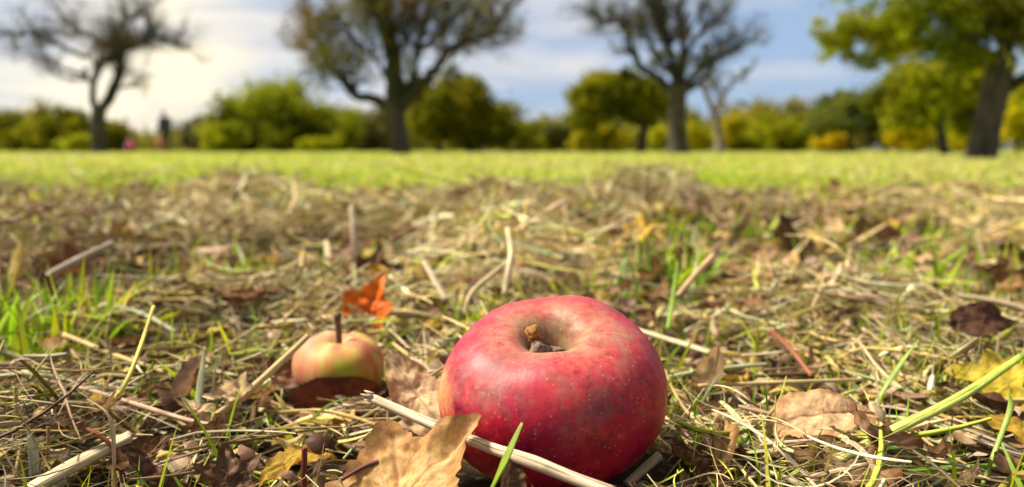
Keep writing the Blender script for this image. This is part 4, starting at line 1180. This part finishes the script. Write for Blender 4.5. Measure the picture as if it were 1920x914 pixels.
def crown_tree(label, D, trunk, blobs, cols, seed, leaf=0.07, nc=60, per=110, name='orchard_tree', group='trees and bushes along the orchard edge', cat='tree', bark=None, thin=1.0):
    """leafy tree or bush: blobs are (x, y, rx, ry) ellipses of foliage measured on the photo at distance D"""
    rs = np.random.default_rng(seed)
    m = D / F
    bx = trunk[0][0]
    base = at(bx, 284, D); base[2] = 0.0
    root = thing(name, label, cat, tuple(base), group)
    P = np.array([at(x, y, D) for x, y, w in trunk]) - base; P[0, 2] = -0.05
    r = np.array([w for *_, w in trunk]) * m * 0.5
    n = 10
    V, q, c, _ = tube(catmull(P, n), np.interp(np.linspace(0, 1, n), np.linspace(0, 1, len(r)), r) * np.where(np.arange(n) == 0, 1.25, 1), 10, False)
    mesh_obj('trunk', V, q, bark or M_BARK, parent=root)
    cs, sg, br = [], [], []
    tot = sum(b[2] * b[3] for b in blobs)
    top = P[-1]
    for (x, y, rx, ry) in blobs:
        k = max(8, int(1.4 * nc * rx * ry / tot))
        cen = at(x, y, D) - base
        u = rs.normal(size=(k, 3)); u /= np.linalg.norm(u, axis=1)[:, None]
        rad = rs.random(k) ** 0.4 * (0.8 + 0.36 * rs.random(k))
        pts = cen + u * rad[:, None] * np.array([rx, min(rx, 1.3 * ry), ry]) * m
        cs.append(pts); sg.append(np.full(k, 0.21 * math.sqrt(rx * ry) * m) * (0.6 + 0.7 * rs.random(k)))
        for t in pts[::3]:
            midp = top * 0.5 + t * 0.5 + rs.normal(size=3) * 0.08 * rx * m + np.array([0, 0, 0.1 * ry * m])
            br.append((catmull(np.array([top - (0, 0, 0.1), midp, t]), 6), np.linspace(r[-1] * 0.55, 0.006, 6)))
    Vb, qb = join([tube(a, b, 5, False)[:2] for a, b in br])
    mesh_obj('limbs', Vb, qb, M_LIMB, parent=root)
    cs = np.concatenate(cs); sg = np.concatenate(sg)
    V, q, C = leaf_cloud(cs, sg, int(per * thin * 1.9), leaf * 1.35, cols, rs, 0.02)
    mesh_obj('crown', V, q, M_FOL, C, parent=root)
    return root


# bare tree on the left
limb_tree('bare flat topped tree with a forked trunk at the left, beside the two people', 28,
          [(186, 285, 27), (184, 240, 25), (186, 205, 24)],
          [[(181, 208, 15), (165, 175, 12), (160, 140, 12), (170, 105, 11), (205, 85, 7), (250, 60, 4)],
           [(190, 208, 16), (204, 175, 13), (208, 130, 15), (203, 88, 14), (200, 40, 6), (196, 5, 3)],
           [(160, 142, 9), (120, 130, 6), (85, 110, 5), (30, 90, 3)],
           [(168, 108, 9), (130, 95, 8), (95, 72, 7), (40, 70, 4), (0, 55, 2)],
           [(206, 95, 10), (240, 80, 10), (285, 68, 7), (345, 85, 4)],
           [(205, 120, 8), (240, 92, 5), (300, 80, 4), (350, 92, 3)],
           [(206, 165, 7), (240, 160, 5), (262, 142, 3)],
           [(203, 90, 9), (150, 62, 7), (110, 45, 4), (70, 10, 2)],
           [(203, 85, 8), (230, 40, 5), (262, 20, 3), (290, -20, 2)],
           [(160, 150, 6), (125, 145, 4), (100, 128, 3)]],
          41, twig=(3.4, 0.5, 1.8), fine=(9, 0.25, 0.9), leaves=(0.12, 3, 0.045, BRO, 0.10), spare=1, extra_leaves=[(200, 78, 90, 18, 26, 26, BRO), (70, 80, 60, 16, 10, 20, BRO), (200, 40, 110, 30, 20, 16, BRO), (163, 142, 12, 12, 6, 40, OLV[:2])])
# the big tree left of the middle
limb_tree('big dark tree with thick spreading limbs and thin brown leaves left of the middle', 21,
          [(753, 290, 33), (748, 245, 31), (740, 205, 34), (738, 185, 40)],
          [[(736, 205, 26), (700, 185, 20), (660, 178, 16), (640, 155, 14), (622, 135, 9), (590, 120, 6), (560, 95, 4)],
           [(740, 195, 36), (741, 150, 34), (736, 100, 29), (730, 55, 23), (715, 20, 17), (700, -20, 11)],
           [(742, 195, 22), (775, 150, 14), (785, 95, 13), (795, 45, 12), (815, 0, 8), (830, -40, 5)],
           [(745, 205, 28), (790, 165, 23), (830, 125, 17), (865, 92, 11), (915, 80, 9), (940, 55, 7), (975, 20, 4)],
           [(728, 70, 12), (710, 20, 11), (680, -5, 8)],
           [(652, 170, 9), (610, 110, 6), (570, 60, 5), (545, 10, 3)],
           [(735, 160, 8), (700, 110, 7), (660, 70, 6), (620, 20, 4)],
           [(785, 95, 8), (830, 60, 7), (850, 10, 5)],
           [(845, 112, 7), (880, 60, 6), (890, 10, 4)],
           [(745, 60, 8), (760, 10, 7), (770, -30, 5)]],
          42, twig=(5.5, 0.4, 1.5), fine=(13.0, 0.2, 0.75), leaves=(0.33, 7, 0.045, OLV[1:3] + BRO[:2], 0.10),
          extra_leaves=[(590, 60, 60, 60, 26, 40, BRO + [(0.30, 0.17, 0.04)]), (610, 120, 45, 40, 16, 40, OLV[:3]), (700, 5, 120, 36, 40, 50, OLV[:2] + BRO), (760, 120, 46, 50, 22, 50, OLV[:2]), (650, 80, 60, 60, 22, 40, OLV[:2] + BRO), (800, 30, 70, 50, 24, 40, OLV[:2] + BRO), (840, 130, 30, 26, 9, 40, OLV[:2])])
# the vase shaped tree right of the middle
limb_tree('vase shaped tree with a thick straight trunk and bare upper limbs right of the middle', 25,
          [(1272, 288, 36), (1270, 230, 33), (1270, 185, 34), (1270, 160, 42)],
          [[(1266, 172, 22), (1225, 140, 15), (1197, 112, 14), (1185, 80, 12), (1176, 45, 10), (1150, 38, 6), (1128, 28, 5), (1112, 8, 3)],
           [(1176, 48, 7), (1160, 30, 5), (1140, 45, 4), (1122, 55, 3)],
           [(1270, 165, 18), (1262, 110, 12), (1255, 70, 10), (1252, 30, 9), (1246, -10, 6)],
           [(1274, 165, 20), (1284, 110, 13), (1288, 60, 12), (1286, 20, 10), (1290, -20, 6)],
           [(1278, 170, 18), (1312, 130, 11), (1330, 115, 9), (1368, 92, 7), (1402, 78, 4)],
           [(1282, 120, 13), (1305, 75, 10), (1330, 55, 9), (1355, 32, 9), (1378, 22, 6), (1388, -6, 4)],
           [(1268, 150, 12), (1240, 110, 9), (1212, 70, 6), (1198, 45, 4)],
           [(1276, 175, 15), (1325, 145, 10), (1345, 110, 6), (1360, 80, 4)],
           [(1255, 75, 7), (1240, 40, 6), (1235, 0, 4)],
           [(1286, 70, 7), (1310, 30, 5), (1320, -10, 3)],
           [(1197, 112, 7), (1175, 98, 6), (1158, 96, 4)]],
          43, twig=(4.6, 0.4, 1.4), fine=(13.0, 0.2, 0.8), leaves=(0.12, 4, 0.045, OLV, 0.09),
          extra_leaves=[(1243, 112, 26, 22, 16, 60, OLV[:2] + [(0.22, 0.16, 0.02)]), (1325, 110, 24, 26, 13, 50, OLV[:3]), (1285, 120, 34, 30, 12, 50, OLV[:3]), (1275, 80, 30, 30, 6, 30, BRO)])
# small pale one beside it
limb_tree('small slim pale barked tree leaning left beside the thick straight trunk', 26,
          [(1352, 288, 16), (1347, 250, 14), (1341, 215, 13)],
          [[(1340, 218, 10), (1325, 190, 7), (1312, 165, 5), (1305, 145, 3)],
           [(1342, 216, 8), (1349, 190, 6), (1345, 165, 5), (1330, 140, 3)],
           [(1348, 185, 5), (1365, 160, 4), (1392, 140, 5), (1402, 120, 3)]],
          44, M_PALEBARK, M_PALEBARK, twig=(2.2, 0.3, 0.8), fine=(5, 0.15, 0.4), leaves=(0.25, 3, 0.045, OLV, 0.09),
          extra_leaves=[(1335, 155, 26, 14, 10, 30, OLV[1:] + BRO), (1394, 138, 10, 12, 5, 30, BRO + OLV[:2])])
# the big leafy tree at the right edge
limb_tree('large yellow green tree with a leaning grey trunk at the right edge', 9.5,
          [(1838, 300, 56), (1850, 240, 48), (1868, 165, 46), (1884, 105, 44)],
          [[(1882, 120, 28), (1890, 70, 24), (1900, 20, 20), (1915, -40, 14)],
           [(1890, 165, 22), (1915, 142, 22), (1965, 120, 16), (2050, 60, 9)],
           [(1878, 110, 20), (1830, 90, 14), (1780, 95, 10), (1720, 92, 8), (1640, 70, 5)],
           [(1884, 100, 18), (1840, 40, 13), (1770, 10, 9), (1690, -10, 6), (1620, -10, 4)],
           [(1868, 135, 12), (1840, 120, 10), (1810, 128, 6)],
           [(1895, 60, 14), (1950, 0, 9), (2020, -60, 6)]],
          45, twig=(3.5, 0.25, 0.7), fine=(5, 0.12, 0.35), leaves=(0.4, 10, 0.03, YLG[:3], 0.09),
          extra_leaves=[(1570, 92, 46, 18, 14, 50, YLG[:3]), (1630, 112, 44, 20, 14, 50, YLG[:3]), (1590, 60, 62, 32, 30, 60, YLG + [(0.45, 0.30, 0.02)]), (1680, 50, 70, 50, 44, 70, YLG[:3]), (1760, 40, 70, 60, 46, 70, YLG[:3] + OLV[:1]),
                        (1840, 30, 70, 60, 46, 70, OLV + YLG[:2]), (1800, 100, 60, 30, 20, 60, YLG), (1920, 40, 60, 70, 40, 70, OLV + YLG[1:3]), (1730, -30, 150, 40, 50, 60, YLG[:3]), (2010, 20, 90, 90, 40, 60, YLG[:3]), (1660, 90, 60, 26, 12, 50, YLG)])

# leafy trees behind
crown_tree('broad rounded golden green tree between the people and the big dark tree', 40, [(527, 283, 20), (525, 250, 15), (522, 235, 12)],
           [(520, 218, 92, 58), (450, 245, 62, 40), (590, 240, 70, 45), (620, 262, 45, 25), (440, 268, 50, 18)], OLV[:1] + YLG[:2] + OLV[2:3] + YLG[1:2], 51, 0.085, 80, 150)
crown_tree('round dark green tree with two dark stems right of the big dark tree', 32, [(882, 288, 22), (880, 262, 17), (876, 250, 13)],
           [(850, 195, 70, 52), (900, 225, 70, 45), (810, 228, 55, 42), (935, 245, 40, 30), (800, 180, 26, 30)], DKG[1:] + OLV[:2], 52, 0.075, 80, 140)
crown_tree('slender dark stemmed tree just right of the big dark trunk', 33, [(824, 288, 12), (822, 262, 10), (820, 250, 8)],
           [(805, 235, 48, 30), (838, 240, 36, 24)], DKG, 53, 0.07, 26, 110)
crown_tree('rounded green tree with open crown and dark trunk left of the vase shaped tree', 30, [(1201, 288, 22), (1206, 255, 18), (1212, 235, 14)],
           [(1140, 180, 66, 40), (1195, 175, 52, 45), (1110, 205, 50, 35), (1225, 205, 28, 30), (1160, 150, 40, 20)], OLV[:3], 54, 0.07, 70, 120)
crown_tree('tree with dark trunk and drooping green crown left of the leaning grey trunk', 17, [(1772, 294, 19), (1764, 250, 17), (1756, 222, 16)],
           [(1745, 178, 105, 46), (1800, 160, 70, 44), (1690, 210, 60, 30), (1830, 205, 40, 34), (1760, 140, 70, 30)], [OLV[0], OLV[1], OLV[2], YLG[1]], 55, 0.05, 80, 120)
crown_tree('soft blue green tree with thin trunk in the gap right of the yellow bush', 34, [(1597, 290, 11), (1594, 262, 9), (1592, 245, 8)],
           [(1565, 215, 55, 34), (1620, 220, 46, 34), (1530, 232, 34, 22), (1600, 190, 34, 22)], BLG, 56, 0.07, 44, 80)
# lower trees and bushes of the edge, left to right
edge = [
    ('dark rounded bush at the far left edge', 42, 30, [(20, 248, 70, 34), (80, 235, 50, 34)], DKG[1:] , 'bush'),
    ('dull green tree between the left edge bush and the bare trunk', 40, 110, [(110, 235, 50, 38), (140, 250, 45, 30), (75, 255, 45, 26)], OLV[:3] , 'tree'),
    ('low olive bush just right of the bare trunk', 40, 225, [(218, 260, 30, 24), (204, 245, 18, 24)], DKG, 'bush'),
    ('golden low bush at the foot of the bare trunk', 37, 145, [(140, 272, 30, 12), (160, 268, 20, 14)], YLG[:3], 'bush'),
    ('thin grey brown bush right of the standing person', 43, 370, [(378, 250, 42, 30), (362, 264, 26, 16)], [(0.12, 0.11, 0.05), (0.20, 0.17, 0.10)], 'bush'),
    ('yellowish bush at the left foot of the golden green tree', 38, 425, [(425, 260, 36, 26)], YLG[:3], 'bush'),
    ('small bright bush in front of the golden green tree', 36, 605, [(600, 274, 34, 11)], YLG[:3], 'bush'),
    ('brownish green bush left of the big dark trunk', 44, 690, [(690, 240, 50, 40), (660, 225, 34, 30), (705, 265, 40, 22)], [(0.11, 0.10, 0.03), (0.17, 0.14, 0.045), (0.12, 0.13, 0.025)], 'bush'),
    ('low green bush right of the two stemmed tree', 42, 985, [(985, 258, 40, 28), (960, 265, 34, 22)], OLV[:3], 'bush'),
    ('pale green bush in the gap at the middle', 46, 1035, [(1035, 255, 40, 27), (1065, 262, 34, 24)], [(0.12, 0.12, 0.03), (0.17, 0.165, 0.05)], 'bush'),
    ('yellow green bush under the open crown tree', 36, 1120, [(1120, 258, 50, 28)], OLV[1:], 'bush'),
    ('bright yellow bush behind the thick straight trunk', 44, 1235, [(1236, 262, 26, 24), (1300, 262, 30, 30)], YLG, 'bush'),
    ('mixed yellow bush right of the slim pale tree', 46, 1395, [(1390, 250, 44, 32), (1372, 262, 30, 22)], OLV[1:], 'bush'),
    ('rounded yellow green bush left of the blue green tree', 40, 1465, [(1462, 248, 46, 34), (1490, 262, 40, 24)], OLV[1:3] + YLG[1:2], 'bush'),
    ('yellow bush at the foot of the blue green tree', 36, 1562, [(1562, 267, 28, 20)], YEO, 'bush'),
    ('pale dry shrub left of the dark leaning trunk', 34, 1660, [(1665, 255, 30, 28)], [(0.30, 0.22, 0.12), (0.36, 0.28, 0.13)], 'shrub'),
    ('bright golden bush left of the dark leaning trunk', 32, 1712, [(1712, 250, 34, 30)], YEO, 'bush'),
    ('yellow green bush between the dark trunk and the grey trunk', 30, 1805, [(1808, 260, 40, 32)], YLG[1:], 'bush'),
    ('tall yellow green hedge bush at the right edge', 22, 1905, [(1905, 230, 44, 62), (1960, 220, 60, 75)], YLG, 'bush'),
]
for k, (lab, D, bx, blobs, cols, cat) in enumerate(edge):
    crown_tree(lab, D, [(bx, 286, 8), (bx, 275, 6), (bx, 266, 5)], blobs, cols, 80 + k, 0.07 if D > 30 else 0.05, 34, 90, name='bush', cat=cat, thin=0.6 if 'thin' in lab or 'pale dry' in lab else 1.0)
# the far wood closing the view
rs = np.random.default_rng(5)
cs = []; 
for k in range(700):
    X = rs.uniform(-75, 75); Yd = 78 + rs.uniform(-8, 14)
    wx = 960 + F * X / Yd
    H = (284 - np.interp(wx, [0, 170, 250, 330, 400, 650, 950, 1040, 1300, 1450, 1600, 1920], [228, 240, 268, 268, 240, 218, 228, 238, 218, 216, 214, 210])) / F * Yd * (0.75 + 0.5 * fbm(X * 0.2 + 5, 0.3, 8))
    cs.append((X, Yd, rs.uniform(0.0, 1.0) ** 0.8 * H))
V, q, C = leaf_cloud(np.array(cs), 0.7, 170, 0.24, [(0.10, 0.105, 0.02), (0.17, 0.165, 0.02), (0.27, 0.24, 0.022), (0.34, 0.28, 0.03)], rs, 0.0)
tag(mesh_obj('far_wood', V, q, M_FOL, C), 'distant wood of autumn trees closing the orchard', 'wood', kind='stuff')

# ------------------------------------------------------------------ people
def skinned(name, verts, edges, radii, mat, parent=None, loc=(0, 0, 0), root_i=0, sub=2):
    me = bpy.data.meshes.new(name)
    me.from_pydata([tuple(v) for v in verts], edges, []); me.update()
    o = bpy.data.objects.new(name, me); COL.objects.link(o)
    md = o.modifiers.new('skin', 'SKIN'); md.use_smooth_shade = True
    for i, r in enumerate(radii):
        rx, ry = r if isinstance(r, tuple) else (r, r)
        me.skin_vertices[0].data[i].radius = (rx, ry)
    me.skin_vertices[0].data[root_i].use_root = True
    sb = o.modifiers.new('sub', 'SUBSURF'); sb.levels = sub; sb.render_levels = sub
    me.materials.append(mat)
    o.location = loc
    if parent: o.parent = parent
    return o


M_SKIN = plain_mat('skin', (0.55, 0.33, 0.24), 0.5, 0.1)
M_COAT = plain_mat('grey_blue_coat', (0.032, 0.038, 0.068), 0.85, 0.2)
M_TROU = plain_mat('dark_trousers', (0.02, 0.022, 0.03), 0.85, 0.2)
M_HAT = plain_mat('dark_hat', (0.035, 0.03, 0.04), 0.9, 0.2)
M_PINK = plain_mat('magenta_jacket', (0.42, 0.035, 0.20), 0.75, 0.2)
M_GHAT = plain_mat('grey_knit_hat', (0.22, 0.25, 0.33), 0.9, 0.2)
M_BAG = plain_mat('pink_cloth', (0.48, 0.12, 0.13), 0.8, 0.2)


def person(label, D, px, scale, j, coat, trou, hat, yaw, grp=None):
    """j: joints of the pose in metres (x forward, y to the figure's left, z up)"""
    b = at(px, 284, D); b[2] = 0.0
    v, e, r = [], [], []
    def add(p, rad, par=None):
        v.append(np.array(p, float)); r.append(rad); i = len(v) - 1
        if par is not None: e.append((par, i))
        return i
    pel = add(j['pelvis'], 0.105)
    ch = add(j['chest'], (0.13, 0.10), pel)
    nk = add(j['neck'], 0.052, ch)
    hd = np.array(j['head'], float); fw = np.array(j.get('face', (1, 0, 0)), float)
    h0 = add(hd - (0, 0, 0.05), 0.072, nk); h1 = add(hd + (0, 0, 0.05), 0.084, h0); add(hd + (0, 0, 0.115), 0.05, h1)
    add(hd - (0, 0, 0.02) + fw * 0.085, 0.014, h0)               # nose
    for s in (-1, 1): add(hd + np.array([-fw[1], fw[0], 0]) * s * 0.082 + (0, 0, 0.0), 0.014, h0)
    limbs = {}
    for s, k in ((1, 'l'), (-1, 'r')):
        sh = add(j['sh' + k], 0.055, ch); el = add(j['el' + k], 0.042, sh); wr = add(j['wr' + k], 0.03, el)
        d = np.array(j['wr' + k], float) - np.array(j['el' + k], float); d /= np.linalg.norm(d)
        side = np.cross(d, (1, 0, 0.2)); side /= np.linalg.norm(side)
        pm = add(v[wr] + d * 0.07, (0.036, 0.02), wr)
        for q in range(4):
            o_ = side * (q - 1.5) * 0.019
            a = add(v[pm] + d * 0.035 + o_, 0.009, pm); add(v[a] + d * (0.045 + 0.008 * (q in (1, 2))) + np.array([0.012, 0, 0]), 0.008, a)
        a = add(v[wr] + d * 0.045 + side * -0.038 + np.array([0.01, 0, 0]), 0.011, wr); add(v[a] + d * 0.03 + np.array([0.012, 0, 0]), 0.009, a)
        hp = add(j['hp' + k], 0.082, pel); kn = add(j['kn' + k], 0.058, hp); an = add(j['an' + k], 0.04, kn)
        f1 = add(np.array(j['an' + k]) + (0.03, 0, -0.05), 0.045, an); add(np.array(j['an' + k]) + (0.15, 0, -0.055), 0.035, f1)
    P = np.array(v) * scale; rr = [tuple(np.array(x) * scale) if isinstance(x, tuple) else x * scale for x in r]
    body = skinned('person', P, e, rr, M_SKIN, None, tuple(b))
    body.rotation_euler = (0, 0, yaw)
    tag(body, label, 'person', grp)
    # coat over torso and arms
    def garment(name, keys, edges, radii, mat):
        skinned(name, np.array([j[k] if isinstance(k, str) else k for k in keys], float) * scale, edges, [tuple(np.array(x) * scale) if isinstance(x, tuple) else x * scale for x in radii], mat, body)
    pe = np.array(j['pelvis'], float); chn = np.array(j['chest'], float)
    garment('coat', [tuple(pe - (0, 0, 0.16)), 'pelvis', 'chest', tuple(chn * 0.35 + np.array(j['neck']) * 0.65), 'shl', 'ell', tuple(np.array(j['ell']) * 0.1 + np.array(j['wrl']) * 0.9), 'shr', 'elr', tuple(np.array(j['elr']) * 0.1 + np.array(j['wrr']) * 0.9)],
            [(1, 0), (1, 2), (2, 3), (2, 4), (4, 5), (5, 6), (2, 7), (7, 8), (8, 9)], [0.21, 0.19, (0.22, 0.17), 0.095, 0.10, 0.085, 0.065, 0.10, 0.085, 0.065], coat)
    garment('trousers', [tuple(pe), 'hpl', 'knl', tuple(np.array(j['anl']) + (0, 0, 0.03)), 'hpr', 'knr', tuple(np.array(j['anr']) + (0, 0, 0.03))], [(0, 1), (1, 2), (2, 3), (0, 4), (4, 5), (5, 6)], [0.125, 0.105, 0.078, 0.065, 0.105, 0.078, 0.065], trou)
    garment('hat', [tuple(hd + (0, 0, 0.045)), tuple(hd + (0, 0, 0.10)), tuple(hd + (0, 0, 0.16))], [(0, 1), (1, 2)], [0.108, 0.108, 0.05], hat)
    for k in 'lr':
        garment('shoe', [tuple(np.array(j['an' + k]) + (-0.05, 0, -0.055)), tuple(np.array(j['an' + k]) + (0.05, 0, -0.05)), tuple(np.array(j['an' + k]) + (0.18, 0, -0.06))], [(0, 1), (1, 2)], [0.05, 0.056, 0.04], M_TROU)
    return body


stand = dict(pelvis=(0, 0, 0.93), chest=(0.02, 0, 1.28), neck=(0.04, 0, 1.47), head=(0.07, 0, 1.58), face=(1, 0, 0),
             shl=(0.02, 0.19, 1.40), ell=(-0.02, 0.26, 1.12), wrl=(0.10, 0.25, 0.88), shr=(0.02, -0.19, 1.40), elr=(0.02, -0.27, 1.11), wrr=(0.14, -0.24, 0.86),
             hpl=(0, 0.10, 0.88), knl=(0.05, 0.11, 0.49), anl=(0.0, 0.12, 0.09), hpr=(0, -0.10, 0.88), knr=(-0.01, -0.11, 0.48), anr=(-0.09, -0.12, 0.09))
squat = dict(pelvis=(-0.12, 0, 0.36), chest=(0.02, 0, 0.66), neck=(0.06, 0, 0.83), head=(0.10, 0, 0.95), face=(1, 0, 0),
             shl=(0.03, 0.17, 0.77), ell=(0.16, 0.22, 0.55), wrl=(0.34, 0.14, 0.42), shr=(0.03, -0.17, 0.77), elr=(0.16, -0.22, 0.55), wrr=(0.34, -0.14, 0.42),
             hpl=(-0.12, 0.11, 0.34), knl=(0.24, 0.20, 0.47), anl=(0.05, 0.17, 0.09), hpr=(-0.12, -0.11, 0.34), knr=(0.24, -0.20, 0.47), anr=(0.05, -0.17, 0.09))
person('adult in a long grey blue coat and dark hat standing by the bare tree', 36, 312, 1.06, stand, M_COAT, M_TROU, M_HAT, R(150))
person('small child in a magenta jacket and grey knit hat crouching beside the bare trunk', 35, 247, 0.62, squat, M_PINK, M_PINK, M_GHAT, R(250))
bagp = at(299, 268, 35.7)
bag = thing('carrier_bag', 'pinkish cloth bag held low at the side of the standing adult', 'bag', tuple(bagp + np.array([0, 0, -0.18])))
lump('bag_body', (0, 0, 0.15), (0.12, 0.08, 0.16), M_BAG, bag, 3)
tube_obj('handle', [(-0.08, 0, 0.27), (-0.04, 0, 0.40), (0.04, 0, 0.40), (0.08, 0, 0.27)], [0.012] * 4, M_BAG, (0.4, 0.1, 0.1), 6, bag, smooth_n=10)
